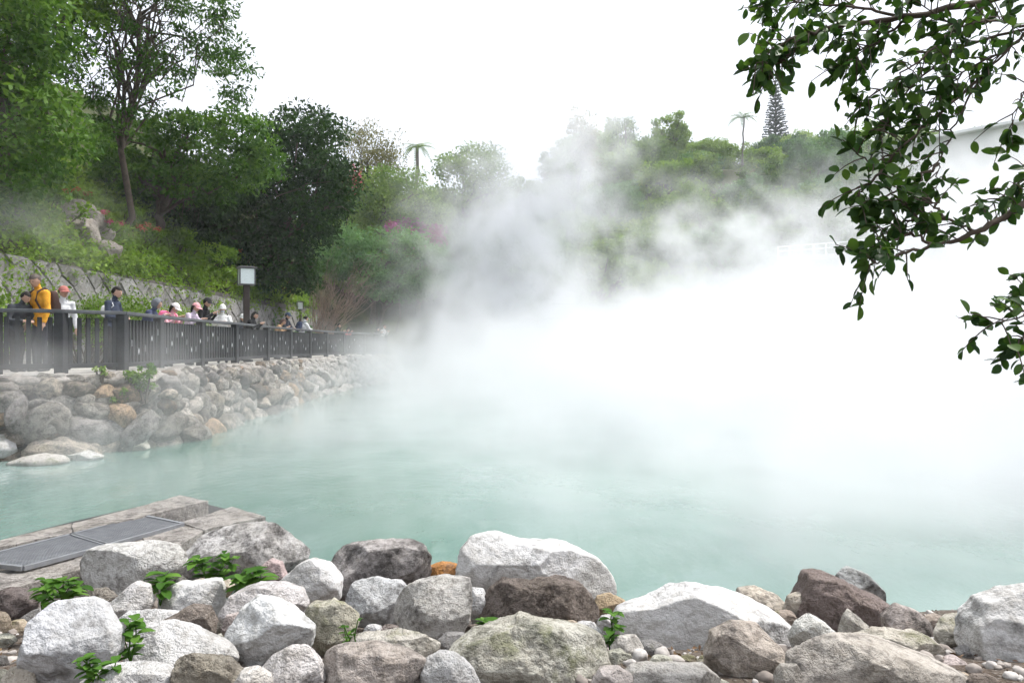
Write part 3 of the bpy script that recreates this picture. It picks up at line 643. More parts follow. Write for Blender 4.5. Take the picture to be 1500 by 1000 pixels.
for i in range(-5, 90):
    for j in range(-90, 10):
        if not (-2 <= i + j <= 8): continue
        pg = [node(i, j), node(i + 1, j), node(i + 1, j + 1), node(i, j + 1)]
        cyp = sum(p[0] for p in pg) / 4
        if cyp < Y0 or cyp > Y1: continue
        pg = clip(clip(pg, 1, wall_top(cyp), True), 1, 0.02, False)
        if len(pg) < 3: continue
        ar = abs(sum(pg[k][0] * pg[(k + 1) % len(pg)][1] - pg[(k + 1) % len(pg)][0] * pg[k][1] for k in range(len(pg)))) / 2
        if ar < .03: continue
        c = (sum(p[0] for p in pg) / len(pg), sum(p[1] for p in pg) / len(pg)); hgt = rng.uniform(.06, .11)
        bm = bmesh.new(); lo = []; hi = []
        for p in pg:
            d0 = (p[0] - c[0], p[1] - c[1]); L = math.hypot(*d0) + 1e-6; k0 = max(.2, 1 - .010 / L); k1 = max(.15, 1 - .04 / L)
            lo.append(bm.verts.new((0, d0[0] * k0, d0[1] * k0))); hi.append(bm.verts.new((hgt + rng.uniform(-.015, .015), d0[0] * k1, d0[1] * k1)))
        try:
            bm.faces.new(hi)
            for k in range(len(lo)): bm.faces.new((lo[k], lo[(k + 1) % len(lo)], hi[(k + 1) % len(lo)], hi[k]))
        except ValueError: bm.free(); continue
        bmesh.ops.recalc_face_normals(bm, faces=bm.faces)
        o = link('stone', bm_mesh('stone', bm, M['sqstone']), swall); o.location = (.06, c[0] - 10, c[1]); sc_ += 1
        g_ = rng.uniform(.26, .40); o.color = (g_ * 1.0, g_ * .985, g_ * .98, rng.uniform(.1, .5))
print('square stones', sc_)
link('backing', box_mesh('backing', (0, (Y0 + Y1) / 2 - 10, 1.33), (.12, Y1 - Y0 + 1.2, 2.66), M['mortar']), swall)

# boulders set in the slope
for k, (px, py, d, r_, lab) in enumerate([(118, 232, 23.5, .75, 'weathered pink-grey boulder at the edge of the ivy tree'), (140, 255, 23.8, .55, 'small rounded boulder below the weathered boulder on the slope'), (120, 290, 22.5, .6, 'angular grey boulder showing through the ground cover'), (155, 300, 22.8, .5, 'smooth tan boulder low on the slope ground cover')]):
    p = P(px, py, d); p.z = min(p.z, gz(p.x, p.y) + r_ * .45); o = link('slope_boulder', boulder(300 + k, 5, (1, .9, .8), 9, .14), None, M['rock'], p, (0, .2 * k, k), (r_,) * 3); tag(o, lab, 'boulder'); o.color = (.45, .40, .36, .4)

# fence
fence = empty('fence', (-8, 14, WALK), 'long dark timber picket fence with flat rail along the raised walkway', 'fence')
FO = Vector(fence.location); FH = 1.1
post_me = box_mesh('post', (0, 0, FH * .5 - .02), (.17, .17, FH + .0), M['fence'], .01)
pick_me = box_mesh('picket', (0, 0, .575), (.07, .04, .86), M['fence'], .006)
orn_me = box_mesh('ornament', (0, -.034, 0), (.075, .02, .13), M['rail'], .004)
orn2 = box_mesh('inlay', (0, -.046, 0), (.03, .004, .07), M['mark'])
FP = list(PATH) + [(-8.6, 41.6), (-11.2, 42.4)]
for p in FP[:-1]: link('post', post_me, fence, None, Vector((*p, WALK)) - FO, (0, 0, 0))
mid = [(14, 15)]
pc = 0
for k, (a, b_) in enumerate(zip(FP, FP[1:])):
    a, b_ = Vector((*a, WALK)), Vector((*b_, WALK)); dv = b_ - a; L = dv.length; an = math.atan2(dv.y, dv.x); c = (a + b_) / 2 - FO
    link('top_rail', box_mesh('top_rail', (0, 0, FH + .012), (L + .06, .2, .062), M['rail'], .008), fence, None, c, (0, 0, an))
    link('bottom_rail', box_mesh('bottom_rail', (0, 0, .135), (L - .16, .07, .085), M['fence'], .006), fence, None, c, (0, 0, an))
    n = max(2, int(round(L / .158))); hgt0 = random.Random(k).uniform(.3, .6)
    for i in range(1, n):
        pt = a + dv * (i / n) - FO; pk = link('picket', pick_me, fence, None, pt, (0, 0, an)); pc += 1
        if 4 < k < 14 and i % 2 == 0:
            o = link('ornament', orn_me, pk, None, (0, 0, .58 + .2 * math.sin(i * .55 + k * 1.7)))
            if (i // 2) % 2 == 0:
                o2 = link('inlay', orn2, pk, None, (0, 0, o.location.z))
print('pickets', pc)

# lantern posts
def lantern(label, x, y, h, bw, bh):
    root = empty('lantern_post', (x, y, WALK), label, 'lamp post', None, R(28))
    link('post', box_mesh('post', (0, 0, (h - bh) / 2), (.17, .17, h - bh), M['post'], .01), root)
    z0 = h - bh - .02
    link('base_plate', box_mesh('base_plate', (0, 0, z0 + .02), (bw * .98, bw * .98, .035), M['lampframe'], .004), root)
    for sx in (-1, 1):
        for sy in (-1, 1): link('corner_bar', box_mesh('corner_bar', (sx * bw * .47, sy * bw * .47, z0 + bh * .5), (.035, .035, bh - .03), M['lampframe']), root)
    for k in range(4): link('pane', box_mesh('pane', (0, bw * .455, 0), (bw * .89, .012, bh - .05), M['lampglass']), root, None, (0, 0, z0 + bh * .5), (0, 0, k * math.pi / 2))
    bm = bmesh.new(); add_box(bm, (0, 0, h - .01), (bw * 1.22, bw * 1.22, .035), None, .006); add_box(bm, (0, 0, h + .022), (bw * .8, bw * .8, .03), None, .006)
    link('roof', bm_mesh('roof', bm, M['lampframe']), root)
p = P(361, 392, 22.6); lantern('tall lantern on a brown square post behind the fence', p.x, p.y, p.z - WALK, .46, .52)
p = P(439, 442, 41.0); lantern('smaller lantern on a brown post beside the bare bush', p.x, p.y, p.z - WALK, .32, .42)
# ------------------------------------------------------------------ foreground boulders
def bank_d(yb): return min(5.75, .60 / max(.02, (yb - HY) / FPX - .236))
def rock_px(label, mat, col, mott, pts, d=None, depth=.8, seed=0, sub=6, cuts=5, amp=.035, box=.82, rough=1.0):
    """a boulder whose outline from the bank is pts (photo pixels); it gets its own distance, real size and thickness"""
    rng = np.random.default_rng(seed + 1000); a = np.array(pts, float); a = a.mean(0) + (a - a.mean(0)) * (1.06 if d < 6 else 1.0); yb = a[:, 1].max()
    d0 = bank_d(yb) if d is None else d
    wpx = (a[:, 0].max() - a[:, 0].min())
    hd = depth * .5 * .5 * (wpx + (a[:, 1].max() - a[:, 1].min())) / FPX * d0
    dc = d0 + hd * .8
    X = (a[:, 0] - CX) / FPX * dc; Z = EYE - (a[:, 1] - HY) / FPX * dc
    cx, cz = (X.max() + X.min()) / 2, (Z.max() + Z.min()) / 2; cx = .5 * cx + .5 * X.mean(); cz = .5 * cz + .5 * Z.mean()
    hd = depth * .5 * .5 * ((X.max() - X.min()) + (Z.max() - Z.min()))
    th = np.arctan2(Z - cz, X - cx); n = len(X)
    # radius as a function of angle: ray / polygon intersection
    ang = np.linspace(-np.pi, np.pi, 181); rad = np.zeros(181)
    for i, t in enumerate(ang):
        c, s = math.cos(t), math.sin(t); best = 0
        for k in range(n):
            x1, y1, x2, y2 = X[k] - cx, Z[k] - cz, X[(k + 1) % n] - cx, Z[(k + 1) % n] - cz
            den = c * (y2 - y1) - s * (x2 - x1)
            if abs(den) < 1e-9: continue
            r = (x1 * (y2 - y1) - y1 * (x2 - x1)) / den; u = (x1 * s - y1 * c) / den
            if r > 0 and -1e-6 <= u <= 1 + 1e-6: best = max(best, r)
        rad[i] = best
    kern = np.array([0, .2, .6, .2, 0]); rad = np.convolve(np.concatenate([rad[-3:-1], rad, rad[1:3]]), kern, 'valid')
    S, F = ICO[sub]
    t = np.arctan2(S[:, 2], S[:, 0]); rho = np.sqrt(S[:, 0] ** 2 + S[:, 2] ** 2); rr = np.interp(t, ang, rad)
    g = rho ** box; yy = np.sign(S[:, 1]) * np.abs(S[:, 1]) ** box
    V = np.stack([np.cos(t) * rr * g, yy * hd, np.sin(t) * rr * g], -1)
    # broken faces turned towards the water's near side, the far side and up
    size = math.sqrt(max(1e-6, (X.max() - X.min()) * (Z.max() - Z.min()))) * .5
    V0 = V.copy()
    for k in range(cuts):
        nn = np.array([rng.normal(0, .45), rng.choice([-1, -1, 1]) * rng.uniform(.6, 1), rng.normal(.15, .5)]); nn /= np.linalg.norm(nn)
        h = V @ nn; lim = (V0 @ nn).max() * rng.uniform(.60, .90); ov = np.maximum(h - lim, 0); V = V - (ov * .99)[:, None] * nn
    for ax, (lo_, hi_) in ((0, (X.min() - cx, X.max() - cx)), (2, (Z.min() - cz, Z.max() - cz))):      # back to its measured width and height
        a0, a1 = V[:, ax].min(), V[:, ax].max(); f_ = min(1.18, (hi_ - lo_) / (a1 - a0)); V[:, ax] = (lo_ + hi_) / 2 + (V[:, ax] - (a0 + a1) / 2) * f_
    nr = V / (np.linalg.norm(V, axis=1)[:, None] + 1e-9)
    off = rng.uniform(0, 50, 3)
    f1 = fbm(V / size * 1.5 + off, seed, 3); f2 = fbm(V / size * 6 + off, seed + 5, 4, .55); f3 = 1 - np.abs(fbm(V / size * 3.2 + off, seed + 9, 3))
    V = V + nr * (size * amp * (f1 * 1.1 + rough * (.38 * f2 + .35 * (f3 - .75))))[:, None]
    o = link('boulder', mesh_np('boulder', V, F, mat, True), None, None, (cx, dc, cz)); o.color = (*[min(.64, c_ * 1.14) for c_ in col], mott * .8)
    return tag(o, label, 'boulder', 'boulders piled along the near bank')
W_, G_, LG, BR, PK, TN = (.58, .58, .57), (.36, .355, .35), (.52, .53, .54), (.30, .255, .22), (.55, .48, .46), (.50, .45, .37)
ROCKS = [
 ('pale flat-topped boulder lying against the edge of the grated stone platform', 'rock', (.56, .56, .55), .3, [(125, 812), (140, 802), (180, 796), (240, 795), (272, 806), (278, 822), (262, 842), (228, 852), (200, 872), (165, 870), (140, 850), (126, 835)], 4.7),
 ('large grey boulder with black blotches beside the platform corner', 'rockd', (.46, .45, .44), .62, [(278, 815), (300, 785), (345, 774), (400, 768), (430, 770), (446, 790), (447, 812), (435, 835), (420, 852), (360, 855), (300, 850), (282, 835)], 5.2),
 ('small pink boulder tucked under the black-blotched boulder', 'rock', (.52, .42, .42), .15, [(383, 830), (398, 819), (412, 824), (419, 842), (415, 858), (390, 860)], 4.7),
 ('whitish wedge-shaped boulder between the black-blotched and the dark mottled boulders', 'rockv', W_, .2, [(412, 850), (440, 828), (458, 820), (480, 828), (498, 850), (496, 875), (470, 884), (430, 884), (415, 872)], 4.6),
 ('white squared block with a dark shadowed end among the small rocks', 'rockv', W_, .12, [(238, 868), (262, 855), (320, 850), (326, 870), (322, 905), (305, 918), (262, 915), (240, 900)], 3.9),
 ('small beige stone under the weeds by the pink boulder', 'rock', TN, .2, [(278, 852), (300, 845), (332, 848), (342, 862), (330, 875), (285, 872)], 4.4),
 ('rounded pinkish-white boulder behind the big pale bluish boulder', 'rock', (.60, .54, .54), .15, [(328, 895), (345, 870), (380, 856), (415, 857), (440, 866), (448, 885), (440, 905), (390, 912), (340, 908)], 3.75),
 ('big pale bluish-grey angular boulder leaning in the middle of the pile', 'rockv', (.55, .57, .60), .28, [(333, 950), (338, 925), (358, 890), (380, 873), (405, 878), (440, 898), (462, 912), (456, 940), (440, 965), (405, 975), (375, 979), (345, 972)], 2.95),
 ('huge pale grey upright boulder on the leaf-littered soil', 'rockv', (.50, .51, .53), .32, [(42, 985), (45, 950), (60, 905), (85, 886), (125, 884), (145, 895), (165, 925), (170, 950), (160, 985), (140, 1012), (80, 1020), (50, 1012)], 2.45),
 ('smooth white wedge boulder with a crisp shaded front', 'rock', (.60, .62, .66), .08, [(193, 965), (200, 930), (215, 918), (245, 915), (280, 926), (325, 950), (341, 968), (330, 985), (290, 992), (240, 990), (200, 985)], 2.75),
 ('upright whitish-pink stone beside the huge pale grey boulder', 'rock', (.58, .55, .54), .2, [(143, 902), (165, 880), (195, 856), (212, 862), (218, 885), (205, 910), (175, 925), (150, 920)], 3.7),
 ('low flat white stone beneath the white squared block', 'rock', (.60, .59, .57), .12, [(170, 910), (190, 896), (230, 892), (262, 898), (265, 915), (235, 925), (180, 928)], 3.45),
 ('brown broken stone wedged under the white squared block', 'rockr', (.36, .31, .27), .4, [(235, 912), (260, 900), (285, 885), (305, 890), (313, 915), (310, 932), (280, 936), (245, 928)], 3.2),
 ('beige blocky boulder at the foot of the smooth white wedge', 'rockr', (.50, .46, .39), .3, [(256, 985), (262, 958), (290, 956), (330, 968), (355, 988), (350, 1015), (300, 1025), (262, 1020)], 2.3),
 ('low white slab boulder at the foot of the huge pale grey boulder', 'rock', (.60, .60, .60), .15, [(120, 1000), (150, 980), (200, 976), (240, 982), (256, 998), (250, 1025), (180, 1030), (130, 1022)], 2.3),
 ('smooth round beige cobble on the leaf-littered soil', 'rock', (.50, .46, .40), .1, [(4, 992), (12, 980), (30, 978), (46, 984), (51, 998), (45, 1015), (15, 1018)], 2.42),
 ('dark purplish-brown rock at the edge of the leaf-littered soil', 'rockr', (.26, .22, .21), .35, [(-30, 885), (-20, 868), (15, 863), (42, 867), (52, 882), (45, 898), (10, 908), (-25, 905)], 4.2),
 ('small gritty beige rock below the leafy weed clump', 'rockr', (.46, .42, .37), .3, [(120, 878), (132, 864), (158, 862), (170, 875), (165, 890), (135, 895), (122, 890)], 4.05),
 ('pinkish stone wedged beside the big pale bluish boulder', 'rock', (.48, .42, .40), .25, [(326, 918), (332, 902), (350, 898), (352, 925), (338, 935), (328, 930)], 3.4),
 ('pale pink flat boulder at the foot of the pale bluish boulder', 'rock', (.58, .54, .53), .2, [(375, 990), (390, 968), (425, 950), (450, 948), (470, 968), (474, 995), (460, 1020), (400, 1025), (378, 1012)], 2.35),
 ('small whitish stone beside the beige blocky boulder', 'rock', (.56, .54, .51), .2, [(345, 1000), (355, 982), (375, 978), (392, 990), (400, 1010), (385, 1025), (350, 1022)], 2.3),
 ('gritty concrete-like rock with yellow moss in the gap', 'rockm', (.42, .40, .33), .4, [(446, 905), (455, 886), (490, 880), (515, 888), (524, 910), (515, 940), (480, 955), (452, 945)], 3.2),
 ('dark mottled rounded boulder at the edge of the water', 'rockd', (.36, .34, .33), .75, [(485, 845), (490, 815), (505, 800), (540, 796), (595, 795), (618, 805), (628, 825), (626, 848), (605, 858), (560, 872), (510, 875), (492, 866)], 5.0),
 ('light grey squared block in front of the dark mottled boulder', 'rockd', (.50, .51, .52), .45, [(507, 875), (515, 856), (550, 850), (585, 852), (604, 866), (606, 900), (596, 922), (550, 922), (515, 912), (508, 895)], 4.0),
 ('angular grey boulder with a dark triangular face', 'rockd', (.46, .45, .43), .5, [(578, 880), (600, 860), (630, 852), (650, 846), (685, 852), (690, 875), (688, 905), (676, 932), (660, 948), (640, 944), (618, 925), (595, 918), (580, 905)], 3.65),
 ('rust-orange boulder squeezed between two big boulders at the water', 'rock', (.50, .24, .08), .2, [(622, 850), (628, 832), (648, 824), (668, 826), (684, 842), (692, 862), (660, 868), (628, 864)], 5.2),
 ('large bright white boulder at the edge of the water', 'rockv', (.62, .62, .61), .12, [(676, 835), (680, 812), (700, 790), (725, 785), (760, 795), (830, 802), (862, 815), (882, 835), (896, 865), (880, 880), (830, 878), (760, 880), (712, 878), (695, 862), (684, 850)], 4.9),
 ('small white stone behind the dark triangular face', 'rock', W_, .1, [(686, 880), (692, 862), (708, 865), (716, 885), (710, 912), (692, 915)], 4.15),
 ('rough brown pitted boulder in front of the bright white boulder', 'rockr', (.30, .255, .225), .55, [(706, 895), (720, 868), (740, 852), (775, 856), (815, 848), (850, 858), (866, 878), (874, 902), (850, 914), (800, 920), (740, 918), (712, 912)], 4.0),
 ('small tan stone between the bright white and the broad white boulders', 'rock', (.42, .33, .22), .15, [(868, 888), (875, 874), (895, 870), (914, 880), (912, 895), (890, 902), (872, 900)], 4.35),
 ('broad greenish-grey ledge rock with a split dark edge', 'rockm', (.44, .43, .38), .42, [(655, 965), (690, 935), (740, 915), (760, 908), (800, 918), (840, 925), (880, 940), (890, 955), (885, 985), (860, 1015), (780, 1030), (700, 1025), (668, 1000)], 2.75),
 ('smooth white egg-shaped stone on the greenish ledge rock', 'rock', (.62, .60, .57), .08, [(837, 925), (848, 912), (866, 910), (880, 925), (888, 945), (875, 958), (850, 950)], 3.15),
 ('large rounded brown-grey boulder next to the white egg-shaped rock', 'rockd', (.40, .36, .33), .5, [(470, 985), (478, 965), (500, 952), (550, 946), (595, 952), (618, 970), (626, 995), (620, 1025), (550, 1035), (480, 1025)], 2.35),
 ('white egg-shaped rock between the brown boulder and the greenish ledge', 'rock', (.64, .65, .64), .12, [(618, 985), (625, 965), (645, 956), (668, 960), (690, 980), (702, 1005), (690, 1028), (640, 1028), (620, 1012)], 2.4),
 ('flat gravel-coated grey rock under the light grey block', 'rockm', (.44, .42, .38), .3, [(510, 945), (525, 932), (580, 926), (620, 928), (640, 945), (630, 965), (570, 970), (520, 962)], 3.1),
 ('broad white boulder with a grey underside', 'rockv', (.60, .60, .585), .2, [(905, 905), (915, 888), (955, 882), (985, 868), (1010, 862), (1060, 872), (1100, 888), (1130, 902), (1160, 925), (1168, 955), (1140, 962), (1090, 960), (1030, 972), (980, 970), (930, 945), (910, 925)], 3.55),
 ('brown-grey rounded boulder propped against the broad white boulder', 'rockd', (.40, .355, .31), .45, [(1035, 960), (1045, 930), (1075, 915), (1110, 920), (1135, 945), (1150, 970), (1148, 1000), (1120, 1012), (1070, 1010), (1040, 990)], 2.75),
 ('small cream stone with a black spot at the water', 'rockd', (.52, .47, .40), .4, [(1080, 878), (1085, 864), (1110, 861), (1138, 872), (1152, 890), (1155, 908), (1130, 912), (1095, 902), (1082, 890)], 4.4),
 ('large purplish-brown slanting boulder at the water', 'rockr', (.36, .295, .275), .3, [(1160, 905), (1165, 880), (1178, 862), (1185, 843), (1210, 842), (1245, 856), (1290, 880), (1318, 908), (1330, 925), (1310, 935), (1260, 930), (1210, 928), (1175, 920)], 4.1),
 ('grey speckled stone peeking out behind the purplish-brown boulder', 'rockd', (.38, .39, .39), .4, [(1222, 852), (1228, 836), (1245, 832), (1270, 842), (1290, 862), (1296, 885), (1260, 890), (1230, 878)], 4.9),
 ('wide grey-brown slab boulder sloping down among the smaller rocks', 'rockd', (.43, .40, .36), .45, [(1150, 985), (1155, 955), (1185, 938), (1225, 932), (1290, 945), (1340, 962), (1390, 985), (1425, 1010), (1400, 1035), (1280, 1040), (1180, 1030), (1155, 1010)], 2.5),
 ('white knobbly stone under the purplish-brown boulder', 'rock', (.58, .56, .53), .2, [(1160, 935), (1170, 915), (1188, 903), (1205, 912), (1225, 928), (1220, 948), (1190, 955), (1165, 950)], 3.1),
 ('grey pointed stone standing before the purplish-brown boulder', 'rockd', (.46, .44, .40), .3, [(1230, 925), (1235, 900), (1243, 894), (1262, 908), (1282, 928), (1270, 942), (1240, 940)], 3.3),
 ('flat pale lichened stone lying across the slab boulder', 'rockm', (.50, .47, .41), .35, [(1255, 935), (1290, 926), (1335, 924), (1365, 938), (1378, 955), (1370, 970), (1320, 966), (1270, 952)], 3.0),
 ('crumbly mottled rock at the shoulder of the purplish-brown boulder', 'rockd', (.40, .355, .33), .6, [(1295, 905), (1315, 886), (1340, 895), (1362, 915), (1372, 940), (1355, 955), (1325, 945), (1300, 928)], 3.6),
 ('grey-beige wedge stone beside the big pinkish-white boulder', 'rockm', (.44, .42, .37), .35, [(1367, 925), (1385, 908), (1415, 901), (1430, 915), (1434, 940), (1418, 962), (1385, 955), (1370, 940)], 3.3),
 ('big pinkish-white boulder rising from the water edge', 'rockv', (.66, .61, .61), .25, [(1420, 950), (1422, 910), (1440, 880), (1480, 868), (1530, 862), (1570, 880), (1590, 930), (1580, 990), (1540, 1010), (1470, 1010), (1432, 985)], 3.0),
 ('pale grey low boulder at the foot of the broad white boulder', 'rock', (.50, .48, .45), .35, [(910, 1000), (930, 982), (980, 975), (1030, 978), (1055, 1000), (1045, 1028), (970, 1032), (920, 1025)], 2.4),
 ('small stone wedged between the cream stone and the purplish-brown boulder', 'rock', (.46, .42, .36), .2, [(1148, 895), (1155, 875), (1172, 868), (1185, 880), (1182, 900), (1165, 908)], 4.2),
 ('small pinkish stone beside the pale grey low boulder', 'rock', (.54, .49, .46), .25, [(868, 1000), (880, 980), (905, 978), (925, 990), (920, 1015), (885, 1020)], 2.4),
 ('small grey rock by the weeds under the broad white boulder', 'rockd', (.45, .43, .40), .3, [(895, 948), (905, 930), (930, 932), (942, 950), (930, 965), (902, 962)], 3.1),
 ('low dark pebbly rock between the brown-grey and the slab boulders', 'rockd', (.36, .34, .31), .4, [(1135, 995), (1145, 975), (1165, 972), (1175, 990), (1170, 1012), (1142, 1015)], 2.5),
]
for k, (lab, mt, col, mot, pts, d) in enumerate(ROCKS):
    big = (max(p[0] for p in pts) - min(p[0] for p in pts)) > 95
    rock_px(lab, M[mt], col, mot, pts, d, .85, k, 6 if big else 5, 12 if mt != 'rock' else 9, .06 if mt in ('rockr', 'rockm') else .046, .8 if mt in ('rockd', 'rockr') else .74, 1.5 if mt in ('rockr', 'rockm') else 1.0)
# smaller stones filling the gaps of the pile
rng = np.random.default_rng(909); FILL = []
NOUN = ['grey', 'whitish', 'brown', 'pinkish', 'beige', 'dark grey', 'tan', 'greenish-grey']; TONE = [(.42, .42, .42), (.62, .61, .59), (.33, .28, .24), (.52, .45, .43), (.50, .46, .39), (.24, .235, .23), (.44, .37, .29), (.42, .42, .36)]
for k in range(1500):
    if len(FILL) >= 70: break
    px = rng.uniform(-20, 1500); py = rng.uniform(905, 1005) if px > 420 else rng.uniform(900, 1005); wd = rng.uniform(24, 60)
    if 0 < px < 120 and rng.random() < .6: continue
    base = np.array([px]), np.array([py + wd * .1])
    ctr = [(np.mean([q[0] for q in r[4]]), np.mean([q[1] for q in r[4]]), max(q[0] for q in r[4]) - min(q[0] for q in r[4]), max(q[1] for q in r[4]) - min(q[1] for q in r[4])) for r in ROCKS]
    if any(in_poly(*base, r[4])[0] for r in ROCKS): continue
    if any((px - a) ** 2 + ((py - b_) * 1.6) ** 2 < ((wd + w2) * .36) ** 2 for a, b_, w2 in FILL): continue
    FILL.append((px, py, wd)); yb = py + wd * .3
    dd = (EYE - 1.28) / max(.03, (yb - HY) / FPX - .248)
    if dd > 4.6 or dd < 1.5: dd = np.clip(dd, 1.9, 4.6)
    n_ = 9; hr = rng.uniform(.5, .75); pts = [(px + math.cos(t) * wd * .5 * rng.uniform(.8, 1.1), py + math.sin(t) * wd * .5 * hr * rng.uniform(.8, 1.1)) for t in np.linspace(0, 2 * math.pi, n_, endpoint=False)]
    ti = rng.integers(8); near = min(range(len(ROCKS)), key=lambda i: (ctr[i][0] - px) ** 2 + (ctr[i][1] - py) ** 2)
    tl = ROCKS[near][0].split(); cut = next((i for i, w3 in enumerate(tl) if w3 in ('boulder', 'rock', 'stone', 'cobble', 'block', 'slab') and i > 1), len(tl) - 1)
    o = rock_px('small %s stone in the gap beside the %s' % (NOUN[ti], ' '.join(tl[max(0, cut - 6):cut + 1])), M[['rock', 'rockd', 'rockr', 'rockm'][rng.integers(4)]], TONE[ti], rng.uniform(.15, .5), pts, float(dd), .9, 600 + k, 5, 6, .05)
    o.name = 'stone'; o['category'] = 'stone'; o['group'] = 'small stones between the boulders'
print('fill stones', len(FILL))
# flat pale rocks at the foot of the boulder wall
for k, (lab, col, mot, pts, d) in enumerate([
 ('white crusted rock at the foot of the boulder wall', (.66, .64, .62), .1, [(-40, 655), (-12, 634), (6, 636), (30, 656), (18, 672), (-30, 672)], 11.8),
 ('flat pale ledge rock washed by the pool below the wall', (.50, .48, .45), .25, [(15, 676), (36, 668), (60, 664), (88, 668), (98, 676), (80, 686), (40, 690), (20, 686)], 11.4),
 ('low white-rimmed rock at the waterline below the wall', (.56, .55, .53), .2, [(95, 668), (125, 660), (150, 668), (140, 678), (105, 680)], 11.9),
 ('pale greenish rock jutting from the wall foot', (.50, .49, .43), .2, [(180, 655), (195, 642), (212, 645), (218, 657), (200, 663), (184, 662)], 13.0)]):
    o = rock_px(lab, M['rockm'], col, mot, pts, d, 1.0, 400 + k, 5); o.name = 'shore_rock'; o['group'] = 'rocks at the foot of the wall'
# loose pebbles and leaf litter on the bank
rng = np.random.default_rng(61); acc = Acc(); lit = Acc(); S3, F3 = ICO[3]
for k in range(1700):
    y = rng.uniform(1.7, 5.6); x = rng.uniform(-.74, .74) * y; z = gz(x, y)
    if z < -.02: continue
    r_ = rng.choice([.010, .016, .026, .042], p=[.4, .35, .19, .06]) * rng.uniform(.7, 1.3)
    V = (S3 + .35 * vnoise(S3 * 1.4 + k * 3.7, k % 9)[:, None] * S3) * np.array([1, rng.uniform(.6, 1), rng.uniform(.45, .8)]) * r_
    V = V @ np.array(Euler((rng.uniform(-.4, .4), rng.uniform(-.4, .4), rng.uniform(0, 6.3))).to_matrix()).T + np.array([x, y, z + r_ * .2])
    acc.add(V, F3, rng.random())
b = NB('pebble_stone'); a = b.n('Attribute', attribute_name='tint'); rp = b.n('ValToRGB'); b.l(a.outputs['Fac'], rp.inputs[0])
e = rp.color_ramp.elements; e[0].color = (.20, .17, .15, 1); e[1].color = (.58, .56, .54, 1); e.new(.5).color = (.38, .34, .31, 1)
tcn = b.n('TexCoord'); nz_ = b.noise(tcn.outputs['Object'], 60, 4, .6); c = b.mix(b.rng(nz_, .4, .7, 0, .5), rp.outputs[0], (.15, .14, .13))
tag(link('pebbles', acc.mesh('pebbles', b.done(b.bsdf(c, .9, .2)), True)), 'loose pebbles and grit between the boulders', 'pebbles', None, 'stuff')
C = np.stack([rng.uniform(-.74, .74, 1800), rng.uniform(2.2, 4.6, 1800), np.zeros(1800)], -1); C[:, 0] *= C[:, 1]; C = C[(C[:, 0] < -1.35) | (rng.random(1800) < .5)]; C[:, 2] = H(C[:, 0], C[:, 1]) + .015
leaves(lit, C, rng.normal(0, 1, C.shape) * np.array([1, 1, .1]), np.full(len(C), .028), rng, .45, 0)
M['litter'] = leaf_mat('dead_leaf', (.07, .04, .025), (.14, .085, .05), (.26, .18, .11), .15)
tag(link('leaf_litter', lit.mesh('leaf_litter', M['litter'])), 'brown dead leaves and twigs on the soil between the boulders', 'leaf litter', None, 'stuff')

# ------------------------------------------------------------------ stone platform with steel gratings
plat = empty('stone_platform', (-2.6, 6.0, 0), 'low stone-edged sluice platform with steel mesh gratings at the waterline', 'platform'); PO = Vector(plat.location)
PZ = .36
def on_plane(x, y, z): d = (EYE - z) / ((y - HY) / FPX); return P(x, y, d)
def prism(name, quad, z0, z1, mat, jag=0.0, seed=0):
    """slab standing on z0 with top outline quad (photo pixels, on height z1)"""
    rng = np.random.default_rng(seed); bm = bmesh.new(); pts = [on_plane(x, y, z1) for x, y in quad]
    top = []
    for a, b_ in zip(pts, pts[1:] + pts[:1]):
        n = max(1, int((b_ - a).length / .09)) if jag else 1
        for i in range(n):
            q = a.lerp(b_, i / n); q.z += rng.uniform(-1, 1) * jag * .5; q.x += rng.uniform(-1, 1) * jag; q.y += rng.uniform(-1, 1) * jag; top.append(bm.verts.new(q - PO))
    f = bm.faces.new(top); r = bmesh.ops.extrude_face_region(bm, geom=[f])
    for v in [v for v in r['geom'] if isinstance(v, bmesh.types.BMVert)]: v.co.z = z0
    bmesh.ops.recalc_face_normals(bm, faces=bm.faces)
    o = link(name, bm_mesh(name, bm, mat), plat); o.color = (.50, .47, .44, .45); return o
M['slab'] = rock_mat('slab_stone', (.12, .11, .10), 7, .9, .3)
prism('kerb_stone', [(-60, 808), (0, 790), (105, 766), (106, 779), (0, 801), (-60, 818)], -.8, PZ + .015, M['slab'], .008, 1)
prism('kerb_stone', [(107, 765.5), (190, 745), (263, 725), (304, 733), (212, 755), (108, 778.5)], -.8, PZ + .03, M['slab'], .008, 2)
prism('kerb_stone', [(264, 765), (340, 742), (388, 756), (300, 776)], -.8, PZ + .01, M['slab'], .008, 3)
prism('kerb_stone', [(206, 784), (263, 766), (299, 777), (256, 803), (215, 795)], -.8, PZ + .0, M['slab'], .008, 4)
prism('kerb_stone', [(120, 808), (204, 786), (250, 806), (140, 830), (90, 840)], -.8, PZ - .01, M['slab'], .008, 5)
prism('kerb_stone', [(-60, 842), (15, 838), (118, 812), (88, 845), (0, 865), (-60, 872)], -.8, PZ - .02, M['slab'], .008, 6)
prism('channel_bed', [(-60, 806), (104, 764), (262, 728), (385, 758), (250, 806), (-60, 852)], -.85, PZ - .16, M['void'])
